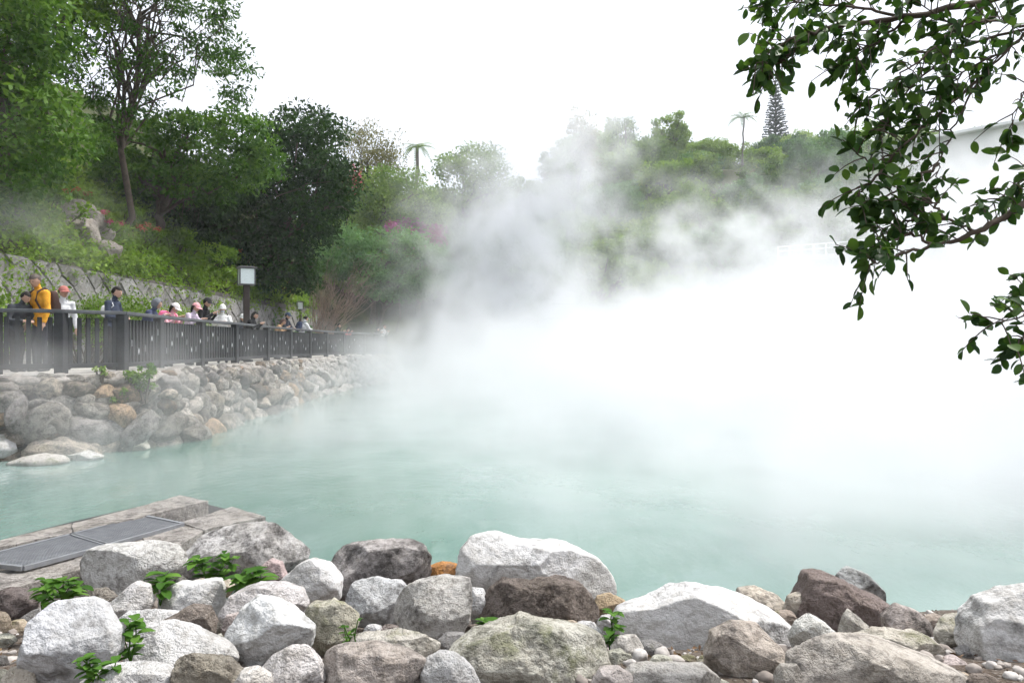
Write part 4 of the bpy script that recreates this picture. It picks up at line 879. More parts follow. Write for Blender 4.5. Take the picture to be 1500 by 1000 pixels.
def grating(quad, seed):
    g = [on_plane(x, y, PZ + .012) - PO for x, y in quad]; a, b_, c_, d_ = g; bm = bmesh.new()
    def at(u, v): return a.lerp(b_, u).lerp(d_.lerp(c_, u), v)
    def bar(p, q, w_, h_):
        dv = q - p; rot = dv.to_track_quat('X', 'Z'); add_box(bm, (p + q) / 2, (dv.length, w_, h_), rot)
    LU, LV = (b_ - a).length, (d_ - a).length; nu, nv = int(LU / .028), int(LV / .028)
    for i in range(nu + 1): bar(at(i / nu, 0), at(i / nu, 1), .007, .012)
    for i in range(nv + 1): bar(at(0, i / nv) + Vector((0, 0, .003)), at(1, i / nv) + Vector((0, 0, .003)), .007, .012)
    o = link('steel_grating', bm_mesh('steel_grating', bm, M['steel']), plat); o['kind'] = 'stuff'
    bm = bmesh.new()
    for p, q in ((a, b_), (b_, c_), (c_, d_), (d_, a)): bar(p, q, .03, .03)
    link('grating_frame', bm_mesh('grating_frame', bm, M['steel']), plat)
grating([(107, 783), (212, 756.5), (268, 768), (158, 799)], 1)
grating([(-50, 822), (104, 784), (156, 800), (34, 832)], 2)
# ------------------------------------------------------------------ people
PM = {}
def cloth(col, rough=.85):
    k = ('c', col)
    if k not in PM: PM[k] = plain('cloth', col, rough, .2, .18, 14, 0, .25)
    return PM[k]
def skin():
    if 'skin' not in PM: PM['skin'] = plain('skin', (.48, .30, .22), .55, .35, .06)
    return PM['skin']
def blob(V0, F0, c, r, rot=None):
    V = V0 * np.array(r)
    if rot is not None: V = V @ np.array(rot.to_matrix()).T
    return V + np.array(c), F0
SPH = ICO[4]
def person(label, x, y, face, height=1.68, lean=.15, head_yaw=0.0, head_pitch=.25, arms='rail', jacket=(.05, .05, .06), trousers=(.03, .03, .035), hat=None, hair=(.015, .012, .01), hood=None, pack=None, mask=False, seed=0, extra=None, z=None, long_hair=False):
    """face: heading in degrees, 0 = towards +X (the pool)"""
    s = height / 1.70; rng = np.random.default_rng(seed)
    V_, F_, tagm = [], [], []
    bm = bmesh.new()
    def addVF(V, F):
        vs = [bm.verts.new(v) for v in V]
        for f in F:
            try: bm.faces.new([vs[i] for i in f])
            except ValueError: pass
    bones = []     # (p0, p1, region)
    def limb(p, r, region, sides=8):
        p = np.array(p, float)
        # densify so the union closes smoothly
        V, F = tube_np(p, r, sides); n = len(p)
        addVF(V, F)
        for c, rr in zip(p, np.broadcast_to(r, (n,))): addVF(*blob(ICO[3][0], ICO[3][1], c, (rr, rr, rr)))
        for a, b_ in zip(p, p[1:]): bones.append((a, b_, region))
    pel = np.array([0, -.04 * lean / .3, .93]); sp = np.array([0, math.sin(lean), math.cos(lean)])
    nk = pel + sp * .52; ch = pel + sp * .33
    # torso: pelvis, belly, chest as ellipsoids plus connecting tube
    rot = Euler((-lean, 0, 0))
    for c, r in ((pel, (.165, .115, .12)), (pel + sp * .17, (.155, .11, .16)), (ch, (.185, .125, .17)), (nk - sp * .05, (.175, .095, .075))): addVF(*blob(*SPH, c, r, rot))
    bones.append((pel + sp * .03, nk, 'j'))
    for sx in (-1, 1):
        st = .04 * sx * rng.uniform(.3, 1.5)
        limb([(sx * .09, pel[1], .90), (sx * .105, .03 + st * .6, .50), (sx * .11, -.01 + st, .10)], [.098, .068, .052], 't')
        limb([(sx * .11, -.03 + st, .055), (sx * .115, .12 + st, .04)], [.048, .042], 's')
    # arms
    sh = [nk + np.array([sx * .185, 0, 0]) - sp * .055 for sx in (-1, 1)]
    for i, sx in enumerate((-1, 1)):
        S = sh[i]
        if arms == 'rail': E = S + np.array([sx * .07, .12, -.22]); Wp = np.array([sx * .10, max(E[1] + .2, S[1] + .26), 1.16 / s])
        elif arms == 'phone': E = S + np.array([sx * .06, .06, -.27]); Wp = S + np.array([-sx * .10, .30, -.06])
        elif arms == 'raise' and sx == 1: E = S + np.array([.2, .10, -.06]); Wp = S + np.array([.06, .2, .16])
        elif arms == 'chest': E = S + np.array([sx * .08, .02, -.28]); Wp = S + np.array([-sx * .08, .22, -.30])
        else: E = S + np.array([sx * .06, .0, -.28]); Wp = S + np.array([sx * .07, .08, -.52])
        limb([S, E, E + (Wp - E) * .92], [.072, .056, .043], 'j')
        dv = (Wp - E) / np.linalg.norm(Wp - E)
        pc_ = Wp + dv * .055; addVF(*blob(*ICO[3], pc_, (.036, .05, .03))); bones.append((Wp, pc_, 'h'))
        side = np.cross(dv, [0, 0, 1]); side /= np.linalg.norm(side) + 1e-9
        for f in range(4):
            b0 = pc_ + side * (f - 1.5) * .021 + dv * .03; L = (.062, .072, .068, .052)[f]
            limb([b0, b0 + dv * L * .55, b0 + dv * L * .85 + np.array([0, 0, -.025])], [.012, .011, .009], 'h', 5)
        limb([pc_ - dv * .02 - sx * side * .03, pc_ + dv * .015 - sx * side * .055, pc_ + dv * .045 - sx * side * .055], [.013, .012, .010], 'h', 5)
    # neck and head
    hp = Euler((-head_pitch - lean * .35, 0, head_yaw)); up = np.array(hp.to_matrix() @ Vector((0, 0, 1))); fw = np.array(hp.to_matrix() @ Vector((0, 1, 0))); rt = np.array(hp.to_matrix() @ Vector((1, 0, 0)))
    hc = nk + np.array([0, .02, .05]) + up * .145 + fw * .02
    limb([nk - sp * .03, hc - up * .06], [.062, .056], 'k')
    addVF(*blob(*SPH, hc, (.077, .096, .108), hp)); addVF(*blob(*ICO[3], hc - up * .055 + fw * .03, (.056, .062, .062), hp))
    addVF(*blob(*ICO[3], hc + fw * .098 - up * .018, (.014, .022, .024), hp))
    for sx in (-1, 1): addVF(*blob(*ICO[3], hc + rt * sx * .078 - up * .01, (.012, .022, .034), hp))
    bones.append((hc, hc + up * .02, 'k')); bones.append((hc - up * .06 + fw * .05, hc + fw * .08, 'k'))
    me = bpy.data.meshes.new('person'); bm.to_mesh(me); bm.free()
    tmp = bpy.data.objects.new('tmp_body', me); COL.objects.link(tmp)
    md = tmp.modifiers.new('r', 'REMESH'); md.mode = 'VOXEL'; md.voxel_size = .017; md.use_smooth_shade = True
    sm = tmp.modifiers.new('s', 'SMOOTH'); sm.iterations = 2; sm.factor = .5
    dg = bpy.context.evaluated_depsgraph_get(); body = bpy.data.meshes.new_from_object(tmp.evaluated_get(dg)); bpy.data.objects.remove(tmp); body.name = 'person'
    nv = len(body.vertices); co = np.empty(nv * 3, np.float32); body.vertices.foreach_get('co', co); co = co.reshape(-1, 3)
    # material by nearest bone
    nf = len(body.polygons); cen = np.empty(nf * 3, np.float32); body.polygons.foreach_get('center', cen); cen = cen.reshape(-1, 3)
    best = np.full(nf, 9.0); reg = np.zeros(nf, np.int32); code = {'j': 0, 't': 1, 's': 2, 'h': 3, 'k': 3}
    wgt = {'j': .9, 't': 1, 's': 1, 'h': 1.25, 'k': 1.15}
    for a, b_, r in bones:
        ab = b_ - a; t = np.clip(((cen - a) @ ab) / (ab @ ab + 1e-9), 0, 1); dd = np.linalg.norm(cen - (a + t[:, None] * ab), axis=1) * wgt[r]
        if r == 'j' and abs(a[0]) < .01: dd = dd - .06
        m = dd < best; best[m] = dd[m]; reg[m] = code[r]
    # crumple the clothes a little
    vr = np.zeros(nv); 
    wr = fbm(co * 9 + seed * 7.3, seed, 3) * .008
    nrm = np.empty(nv * 3, np.float32); body.vertices.foreach_get('normal', nrm); nrm = nrm.reshape(-1, 3)
    isb = (co[:, 2] < nk[2]) & (co[:, 2] > .12); co = co + nrm * (wr * isb)[:, None]
    body.vertices.foreach_set('co', (co * s).ravel()); body.materials.clear()
    for m_ in (cloth(jacket), cloth(trousers), cloth((.06, .06, .065)), skin()): body.materials.append(m_)
    body.polygons.foreach_set('material_index', reg); body.polygons.foreach_set('use_smooth', np.ones(nf, bool)); body.update()
    o = link('person', body, None, None, (x, y, WALK if z is None else z), (0, 0, R(face - 90))); tag(o, label, 'person', 'visitors at the fence')
    HM = Matrix.Translation(Vector(hc * s)) @ hp.to_matrix().to_4x4() @ Matrix.Scale(s, 4)
    def child(name, V, F, mat, smooth=True, mx=HM):
        me = mesh_np(name, V, F, mat, smooth); me.transform(mx); return link(name, me, o)
    S, F = SPH
    # hair: cap of the skull, off the face
    keepV = S * np.array([.086, .106, .115]) + np.array([0, -.008, .008]); fc = S[F].mean(1)
    keep = (fc[:, 2] > .42) | ((fc[:, 1] < .1) & (fc[:, 2] > (-1.1 if long_hair else -.35)))
    if long_hair: keepV = keepV - np.array([0, .02, .0]) * (S[:, 2:3] < 0) + np.array([0, 0, -.10]) * np.clip(-S[:, 2:3], 0, 1)
    if hood is None: child('hair', keepV + .004 * fbm(keepV * 40, seed)[:, None], F[keep], cloth(hair, .6))
    for sx in (-1, 1):
        child('eye', S * np.array([.010, .006, .008]) + np.array([sx * .032, .086, .012]), F, cloth((.02, .02, .02), .3))
    child('mouth', S * np.array([.022, .006, .005]) + np.array([0, .088, -.062]), F, cloth((.30, .12, .10), .5))
    if mask: child('face_mask', S * np.array([.056, .05, .04]) + np.array([0, .052, -.055]), F, cloth((.55, .62, .70)))
    if hat:
        kind, hcol = hat
        cap = fc[:, 2] > (.18 if kind == 'cap' else .0); hv = S * np.array([.098, .118, .128]) + np.array([0, -.004, .012])
        if kind == 'beanie': hv = S * np.array([.098, .114, .145]) + np.array([0, -.006, .02])
        h = child('hat', hv, F[cap], cloth(hcol))
        if kind == 'cap':
            t = np.linspace(-1.25, 1.25, 13); inn = np.stack([.096 * np.sin(t), .108 * np.cos(t), np.full(13, .04)], -1); out = np.stack([.105 * np.sin(t), .11 * np.cos(t) + .085 * np.cos(t * .9), .02 + .012 * np.cos(t * 2)], -1)
            V2 = np.concatenate([inn, out, inn - np.array([0, 0, .008]), out - np.array([0, 0, .008])]); i = np.arange(12)
            F2 = np.concatenate([np.stack([i, i + 1, i + 14, i + 13], -1), np.stack([i + 26, i + 39, i + 40, i + 27], -1), np.stack([i + 13, i + 14, i + 40, i + 39], -1)])
            child('brim', V2, F2, cloth(hcol), False)
        elif kind == 'beanie':
            th = np.linspace(0, 2 * np.pi, 24); q = np.stack([.1 * np.cos(th), .116 * np.sin(th) - .006, np.full(24, .018)], -1); V2, F2 = tube_np(q, .016, 6); child('cuff', V2, F2, cloth(hcol))
    if hood is not None:
        kp = (fc[:, 1] < .55) | (fc[:, 2] > .75); child('hood', (S * np.array([.112, .128, .138]) + np.array([0, -.02, .008])) * (1 + .04 * fbm(S * 3, seed)[:, None]), F[kp], cloth(hood))
    BM = Matrix.Translation(Vector(ch * s)) @ rot.to_matrix().to_4x4() @ Matrix.Scale(s, 4)
    if hood is None and pack is None:
        th = np.linspace(-2.6, 2.6, 18) - math.pi / 2; q = np.stack([.09 * np.cos(th), .075 * np.sin(th) - .01, .185 + .02 * np.sin(th)], -1); V2, F2 = tube_np(q, .026, 7); child('collar', V2, F2, cloth(jacket), True, BM)
    if pack:
        sv = np.sign(S) * np.abs(S) ** .6
        b_ = child('backpack', sv * np.array([.15, .085, .21]) + np.array([0, -.20, -.02]), F, cloth(pack), True, BM)
        me = mesh_np('pocket', sv * np.array([.11, .03, .09]) + np.array([0, -.285, -.10]), F, cloth(tuple(c * .8 for c in pack)), True); me.transform(BM); link('pocket', me, b_)
        for sx in (-1, 1):
            q = np.array([(sx * .10, -.13, .16), (sx * .115, -.02, .235), (sx * .115, .10, .17), (sx * .12, .145, .02), (sx * .14, .08, -.14), (sx * .13, -.12, -.18)]); V2, F2 = tube_np(q, .019, 6); child('strap', V2, F2, cloth(pack), True, BM)
    if extra == 'phone':
        p_ = (sh[0] + sh[1]) / 2 + np.array([0, .37, -.03]); bmx = bmesh.new(); add_box(bmx, Vector(p_ * s), (.075, .01, .15), Euler((.2, 0, .1)), .003); link('phone', bm_mesh('phone', bmx, cloth((.25, .26, .28), .3)), o)
    if extra == 'bag':
        sv = np.sign(S) * np.abs(S) ** .6; child('bag', sv * np.array([.15, .09, .13]) + np.array([-.12, -.17, -.04]), F, cloth((.75, .76, .78)), True, BM)
        q = np.array([(-.1, -.12, .06), (.08, -.02, .23), (.16, .1, .1), (.12, -.1, -.1)]); V2, F2 = tube_np(q, .012, 5); child('strap', V2, F2, cloth((.75, .76, .78)), True, BM)
    return o
def at_px(px, d): return (px - CX) / FPX * d, d
NAVY, BLK, DK = (.035, .045, .075), (.016, .016, .018), (.03, .03, .034)
x, y = at_px(24, 14.0); person('person in a dark jacket bending towards the man in yellow', x, y, -20, 1.52, .35, .3, .45, 'chest', (.05, .055, .065), DK, seed=1)
x, y = at_px(60, 14.2); person('stout man in a bright yellow jacket with backpack straps looking down', x, y, -118, 1.82, .06, .35, .42, 'down', (.72, .34, .035), (.04, .043, .055), hair=(.10, .08, .07), pack=(.06, .035, .03), seed=2)
x, y = at_px(90, 15.3); person('person in pale sleeves and reddish cap raising an arm behind the man in yellow', x, y, -40, 1.66, .1, .2, .1, 'raise', (.62, .63, .66), (.06, .06, .07), hat=('cap', (.42, .16, .14)), seed=3)
x, y = at_px(163, 15.2); person('dark-haired person in a navy jacket carrying a white bag', x, y, 0, 1.66, .12, 0, .2, 'chest', NAVY, DK, extra='bag', seed=4)
x, y = at_px(212, 16.4); person('person in a navy coat with a grey hood hunched over the rail', x, y, 8, 1.56, .5, 0, .35, 'rail', (.055, .065, .12), DK, hood=(.16, .17, .19), seed=5)
x, y = at_px(243, 17.6); person('person in a white cap and pink top with a rose-pink backpack at the rail', x, y, -14, 1.52, .42, .15, .45, 'rail', (.68, .36, .42), (.2, .2, .24), hat=('cap', (.76, .70, .70)), pack=(.74, .14, .28), seed=6, long_hair=True)
x, y = at_px(275, 18.9); person('person in a pink cap and lilac jacket leaning on the rail', x, y, -6, 1.58, .38, 0, .3, 'rail', (.58, .50, .60), DK, hat=('cap', (.72, .36, .38)), seed=7, long_hair=True)
x, y = at_px(295, 20.0); person('person in black with a black cap holding up a phone', x, y, -4, 1.74, .2, 0, .25, 'phone', BLK, BLK, hat=('cap', (.03, .03, .033)), extra='phone', seed=8)
x, y = at_px(326, 21.3); person('masked person in a white beanie and white coat looking across the pool', x, y, -68, 1.60, .08, 0, .05, 'rail', (.70, .70, .69), (.10, .10, .11), hat=('beanie', (.76, .74, .72)), mask=True, seed=9, long_hair=True, hair=(.06, .035, .025))
x, y = at_px(352, 24.0); person('child in a white bobble hat half hidden behind the fence', x, y, -40, 1.46, .2, 0, .2, 'rail', (.10, .11, .13), DK, hat=('beanie', (.76, .76, .76)), seed=10)
x, y = at_px(363, 22.6); person('black-haired person in a black coat bowed over the rail by the tall lantern', x, y, 0, 1.54, .42, 0, .3, 'rail', BLK, BLK, seed=11, long_hair=True)
x, y = at_px(404, 27.2); person('brown-haired person in a tan jacket bent over the rail', x, y, 10, 1.52, .5, 0, .5, 'rail', (.50, .32, .19), DK, hair=(.09, .05, .04), seed=12, long_hair=True)
x, y = at_px(417, 28.6); person('person in a navy cap and dark coat beside the tan jacket', x, y, -10, 1.72, .15, 0, .2, 'rail', (.035, .04, .055), DK, hat=('cap', (.04, .06, .10)), seed=13)
x, y = at_px(442, 30.4); person('person in a white hoodie wearing a navy backpack', x, y, 50, 1.70, .3, 0, .2, 'rail', (.70, .71, .73), (.05, .05, .06), pack=(.045, .06, .11), seed=14)
x, y = at_px(492, 34.4); person('small figure in dark green far along the fence', x, y, 0, 1.50, .25, 0, .2, 'rail', (.05, .07, .06), DK, seed=15)
x, y = at_px(505, 35.9); person('small figure in a red coat far along the fence', x, y, 0, 1.34, .3, 0, .2, 'rail', (.42, .12, .12), DK, seed=16)
x, y = at_px(548, 39.0); person('dark-coated figure crouched at the far corner of the fence', x, y, 20, 1.45, .35, 0, .2, 'rail', (.04, .035, .035), DK, seed=17)
x, y = at_px(560, 39.4); person('brown-haired figure in a white shirt at the far corner of the fence', x, y, -20, 1.58, .2, 0, .2, 'phone', (.60, .58, .57), DK, hair=(.08, .05, .035), seed=18)
# ------------------------------------------------------------------ overhanging leafy tree on the near bank
def ficus_leaf(L, W, bend):
    bm = bmesh.new(); n = 6; rows = []
    for i in range(n):
        t = i / (n - 1); w_ = W * (max(0, math.sin(math.pi * min(1, t ** 1.05 * .97))) ** .6 if 0 < t < 1 else (.02 if t == 0 else .16)); z = -bend * L * t * t
        rows.append([bm.verts.new((-w_ * .5, t * L, z + w_ * .16)), bm.verts.new((0, t * L, z)), bm.verts.new((w_ * .5, t * L, z + w_ * .16))])
    for a, b_ in zip(rows, rows[1:]):
        for j in range(2): bm.faces.new((a[j], a[j + 1], b_[j + 1], b_[j]))
    return bm
LEAFM = []
for k in range(5):
    me = bm_mesh('leaf', ficus_leaf(1, .50 + .04 * k, (.05, .15, .28, .1, .2)[k]), M['leaf_ficus'], True)
    at = me.attributes.new('tint', 'FLOAT', 'POINT'); at.data.foreach_set('value', np.full(len(me.vertices), .15 + .17 * k, np.float32)); LEAFM.append(me)
rng = np.random.default_rng(500)
TB = Vector((3.35, 2.75, gz(3.35, 2.75)))
ft = empty('overhanging_tree', TB, 'glossy-leaved tree whose drooping branches hang over the pool edge', 'tree'); wood = Acc(); LV = []
def wp(x, y, d): return np.array(P(x, y, d)) - np.array(TB)
hub = wp(1760, -60, 3.0)
branch(wood, (0, 0, -.2), hub * np.array([.4, .4, .75]) + np.array([.1, 0, 0]), .17, .12, rng, 0, .03, 8, 9)
branch(wood, hub * np.array([.4, .4, .75]) + np.array([.1, 0, 0]), hub, .12, .06, rng, 0, .02, 6, 8)
BOUGHS = [  # photo pixels + distance: points of each bough, then leaf density
 ([(1760, -60, 3.0), (1600, -50, 2.95), (1450, 0, 2.85), (1330, 25, 2.75), (1220, 40, 2.7), (1150, 60, 2.65), (1108, 92, 2.6)], 1.2),
 ([(1600, -50, 2.95), (1440, -50, 3.1), (1300, -40, 3.0), (1200, -15, 2.95), (1130, 20, 2.9)], 1.2),
 ([(1330, 25, 2.75), (1250, 10, 2.8), (1180, 5, 2.8), (1135, -5, 2.8)], 1.2),
 ([(1220, 40, 2.7), (1180, 62, 2.72), (1150, 85, 2.7), (1125, 100, 2.68)], 1.0),
 ([(1450, 0, 2.85), (1380, 60, 2.8), (1320, 110, 2.75), (1262, 148, 2.7)], 1.2),
 ([(1330, 25, 2.75), (1290, 60, 2.75), (1255, 75, 2.72), (1240, 95, 2.7)], 1.2),
 ([(1600, -50, 2.95), (1510, 40, 2.9), (1440, 110, 2.85), (1400, 180, 2.8), (1375, 240, 2.75), (1372, 280, 2.72)], .9),
 ([(1510, 40, 2.9), (1400, 70, 2.95), (1340, 120, 2.9), (1300, 170, 2.85), (1288, 205, 2.8)], 1.2),
 ([(1510, 40, 2.9), (1450, 30, 2.75), (1400, 40, 2.7), (1340, 0, 2.7)], 1.2),
 ([(1560, 0, 2.9), (1480, 70, 2.8), (1420, 100, 2.8), (1370, 140, 2.8), (1345, 175, 2.8)], 1.2),
 ([(1440, 110, 2.85), (1360, 180, 2.75), (1310, 225, 2.7), (1275, 240, 2.66), (1248, 218, 2.64)], .9),
 ([(1310, 225, 2.7), (1280, 262, 2.66), (1258, 285, 2.62), (1262, 310, 2.6)], .9),
 ([(1375, 240, 2.75), (1330, 275, 2.68), (1290, 290, 2.65), (1268, 320, 2.62)], .9),
 ([(1760, -60, 3.0), (1650, 150, 2.75), (1560, 265, 2.65), (1490, 305, 2.6), (1430, 340, 2.55), (1370, 360, 2.52), (1310, 376, 2.5), (1270, 390, 2.48)], .9),
 ([(1430, 340, 2.55), (1385, 318, 2.57), (1330, 325, 2.6), (1290, 345, 2.6), (1272, 360, 2.6)], .9),
 ([(1370, 360, 2.52), (1335, 342, 2.55), (1300, 354, 2.55), (1278, 372, 2.52)], .9),
 ([(1385, 318, 2.57), (1360, 290, 2.6), (1330, 295, 2.6), (1305, 310, 2.6)], .9),
 ([(1560, 265, 2.65), (1510, 255, 2.7), (1470, 285, 2.7), (1445, 305, 2.7)], .9),
 ([(1650, 150, 2.75), (1590, 370, 2.6), (1540, 440, 2.55), (1490, 466, 2.5), (1450, 474, 2.48)], .9),
 ([(1540, 440, 2.55), (1505, 482, 2.52), (1486, 510, 2.5)], .9),
 ([(1590, 370, 2.6), (1530, 405, 2.6), (1495, 430, 2.6)], .9),
 ([(1600, -50, 2.95), (1570, 60, 2.7), (1520, 110, 2.62), (1490, 150, 2.6), (1480, 190, 2.6)], .9),
]
def put_leaf(p, d, size):
    LV.append((p, d, size))
for pts, dens in BOUGHS:
    q = np.array([wp(*p) for p in pts]); n = len(q) * 6
    tt = np.linspace(0, len(q) - 1, n); q = np.stack([np.interp(tt, np.arange(len(q)), q[:, k]) for k in range(3)], -1)
    q[1:-1] = (q[:-2] + 2 * q[1:-1] + q[2:]) / 4; q[1:-1] += rng.normal(0, .004, (n - 2, 3))
    r0 = .020 if pts[0][0] > 1700 else .006
    V, F = tube_np(q, np.linspace(r0, .0018, n), 6); wood.add(V, F)
    L = np.linalg.norm(np.diff(q, axis=0), axis=1).sum(); k = 0
    vis = [i for i in range(4, n) if (q[i] + np.array(TB))[0] / (q[i] + np.array(TB))[1] * FPX + CX < 1560]
    for i in (vis if dens >= 1 else vis[::2]):
        d0 = q[min(i + 1, n - 1)] - q[i - 1]; d0 /= np.linalg.norm(d0)
        for rep in range(1 + (rng.random() < .35 * dens)):
            k += 1
            sd_ = rng.normal(0, 1, 3); sd_ -= d0 * (sd_ @ d0); sd_ /= np.linalg.norm(sd_); e = d0 * .6 + sd_ * .8 + np.array([0, 0, -.10])
            TL = rng.uniform(.04, .16); tw = q[i] + e / np.linalg.norm(e) * TL
            V, F = tube_np(curve_pts(q[i], tw, 4, .01), np.linspace(.0028, .0014, 4), 4); wood.add(V, F)
            m = rng.integers(2, 7)
            for j in range(m):
                t = .35 + .65 * j / max(1, m - 1); bp = q[i] + (tw - q[i]) * t
                ld = e * .6 + rng.normal(0, .75, 3) + np.array([0, 0, -.18]); ld /= np.linalg.norm(ld); put_leaf(bp, ld, rng.uniform(.032, .058))
    for j in range(4):
        ld = d0 + rng.normal(0, .6, 3); ld /= np.linalg.norm(ld); put_leaf(q[-1], ld, rng.uniform(.04, .06))
link('branch', wood.mesh('branch', M['bark'], True), ft)
print('ficus leaves', len(LV))
def leaf_mx(p, d, size):
    zq = Vector(d).to_track_quat('Y', 'Z'); zq = zq @ Quaternion((0, 1, 0), rng.uniform(-1.3, 1.3)); return Matrix.LocRotScale(Vector(p), zq, Vector((size,) * 3))
order = np.argsort([-(s / (p + np.array(TB))[1]) * (1 if (p + np.array(TB))[0] / (p + np.array(TB))[1] * FPX + CX < 1500 else .3) for p, d, s in LV])
rest = Acc()
for c, i in enumerate(order):
    p, d, s = LV[i]; mx = leaf_mx(p, d, s); me = LEAFM[rng.integers(5)]
    if c < 300: o = link('leaf', me, ft); o.matrix_local = mx
    else:
        n = len(me.vertices); Vv = np.empty(n * 3, np.float32); me.vertices.foreach_get('co', Vv); Fv = np.empty(len(me.loops), np.int32); me.loops.foreach_get('vertex_index', Fv)
        m4 = np.array(mx); rest.add(Vv.reshape(-1, 3) @ m4[:3, :3].T + m4[:3, 3], Fv.reshape(-1, 4), rng.uniform(.05, .9))
if rest.n: link('more_leaf', rest.mesh('more_leaf', M['leaf_ficus'], True), ft)['kind'] = 'stuff'

# ------------------------------------------------------------------ weeds between the boulders
WEED = []
for k in range(3):
    me = bm_mesh('leaf', ficus_leaf(1, .55 + .08 * k, .25), M['leaf_weed'], True); at = me.attributes.new('tint', 'FLOAT', 'POINT'); at.data.foreach_set('value', np.full(len(me.vertices), .2 + .3 * k, np.float32)); WEED.append(me)
def weed(label, px, py, d, stems, h, leaf, seed, spread=.5):
    rng = np.random.default_rng(seed); b0 = P(px, py, d); root = empty('weed', b0, label, 'weed', 'weeds growing between the boulders'); st = Acc()
    for k in range(stems):
        a = rng.uniform(0, 6.28); tip = np.array([math.cos(a) * h * spread * rng.uniform(.3, 1.2), math.sin(a) * h * spread * .6, h * rng.uniform(.6, 1.1)])
        q = curve_pts((0, 0, -.08), tip, 6, .02, .03, rng); V, F = tube_np(q, np.linspace(.004, .002, 6), 5); st.add(V, F)
        for i in range(2, 6):
            for sd_ in (0, 1) if i < 5 else (0, 1, 2):
                b_ = rng.uniform(0, 6.28); ld = Vector((math.cos(b_), math.sin(b_), rng.uniform(-.1, .5)))
                o = link('leaf', WEED[(k + rng.integers(2)) % 3], root); o.matrix_local = Matrix.LocRotScale(Vector(q[i]), ld.to_track_quat('Y', 'Z'), Vector((leaf * rng.uniform(.55, 1.15),) * 3))
    link('stem', st.mesh('stem', M['leaf_weed'], True), root)
weed('bushy broad-leaved weed beside the pale flat-topped boulder', 95, 895, 3.65, 6, .16, .085, 1)
weed('small weed sprouting from the soil by the dark purplish rock', 62, 880, 3.9, 3, .10, .07, 2)
weed('leafy weed trailing over the small stones by the black-blotched boulder', 310, 850, 4.2, 6, .14, .085, 3, .9)
weed('big-leaved weed against the small pink boulder', 365, 862, 4.0, 3, .09, .12, 4, .7)
weed('weed leaning over the pale flat-topped boulder foot', 235, 868, 3.95, 3, .08, .085, 5, .9)
weed('upright weed between the huge grey and the smooth white boulders', 192, 968, 2.62, 3, .14, .055, 6, .3)
weed('low trailing weed at the foot of the huge grey boulder', 150, 988, 2.35, 5, .05, .045, 7, 1.5)
weed('two-leaved seedling in front of the rough brown boulder', 712, 925, 3.5, 2, .06, .075, 8, .4)
weed('upright weed beside the small tan stone', 893, 945, 3.2, 3, .15, .06, 9, .3)
weed('thin grassy weed by the mossy concrete-like rock', 515, 950, 3.0, 3, .12, .03, 10, .5)
# tufts on the boulder wall
shrub('fern_tuft', 'green fern tuft rooted in the boulder wall', 0, 0, .55, .5, M['leaf_light'], 95, 9, .08, 60, 0, None, 'tufts on the boulder wall', tuple(P(212, 582, 13.4)), 'fern')
shrub('fern_tuft', 'small bright tuft growing at the fence foot', 0, 0, .28, .26, M['leaf_weed'], 96, 6, .07, 30, 0, None, 'tufts on the boulder wall', (P(214, 545, 13.9).x, 13.9, 1.30), 'fern')
shrub('fern_tuft', 'thin yellow-green tuft on the ledge before the fence', 0, 0, .22, .2, M['leaf_light'], 97, 5, .06, 22, 0, None, 'tufts on the boulder wall', (P(148, 548, 13.0).x, 13.0, 1.30), 'fern')
shrub('fern_tuft', 'mossy tuft among the boulders under the thin yellow-green tuft', 0, 0, .3, .3, M['leaf_light'], 98, 6, .06, 40, 0, None, 'tufts on the boulder wall', tuple(P(170, 592, 13.1)), 'fern')

# ------------------------------------------------------------------ white railing and building across the pool
p0, p1 = P(1138, 376, 72), P(1345, 356, 65); br = empty('footbridge', p0, 'white-railed footbridge crossing the misty hillside', 'footbridge'); dv = p1 - p0; dv.z = 0; L = dv.length; an = math.atan2(dv.y, dv.x); br.rotation_euler = (0, 0, an)
link('deck', box_mesh('deck', (L / 2, .8, -.2), (L, 1.7, .3), M['concrete'], .02), br)
for k in range(int(L / 1.1) + 1): link('post', box_mesh('post', (k * 1.1 + .1, 0, .45), (.14, .14, 1.0), M['white'], .01), br)
for z_, h_ in ((.95, .12), (.5, .10)): link('rail', box_mesh('rail', (L / 2, 0, z_), (L, .09, h_), M['white'], .01), br)
for k in range(3): link('pier', box_mesh('pier', (1 + k * (L - 2) / 2, .8, -5.4), (.5, .9, 10), M['concrete'], .02), br)
q0, q1 = P(1285, 217, 112), P(1560, 165, 95); bd = empty('hill_building', (q0.x, q0.y, q0.z - 9), 'long pale building with a flat white roof on the hilltop behind the leafy branches', 'building'); dv = q1 - q0; dv.z = 0; L = dv.length; bd.rotation_euler = (0, 0, math.atan2(dv.y, dv.x))
link('wall', box_mesh('wall', (L / 2, 4.5, 4.2), (L, 8, 9.0), M['white']), bd)
link('roof', box_mesh('roof', (L / 2, 4.2, 8.95), (L + 1.5, 10, .45), M['white'], .03), bd)
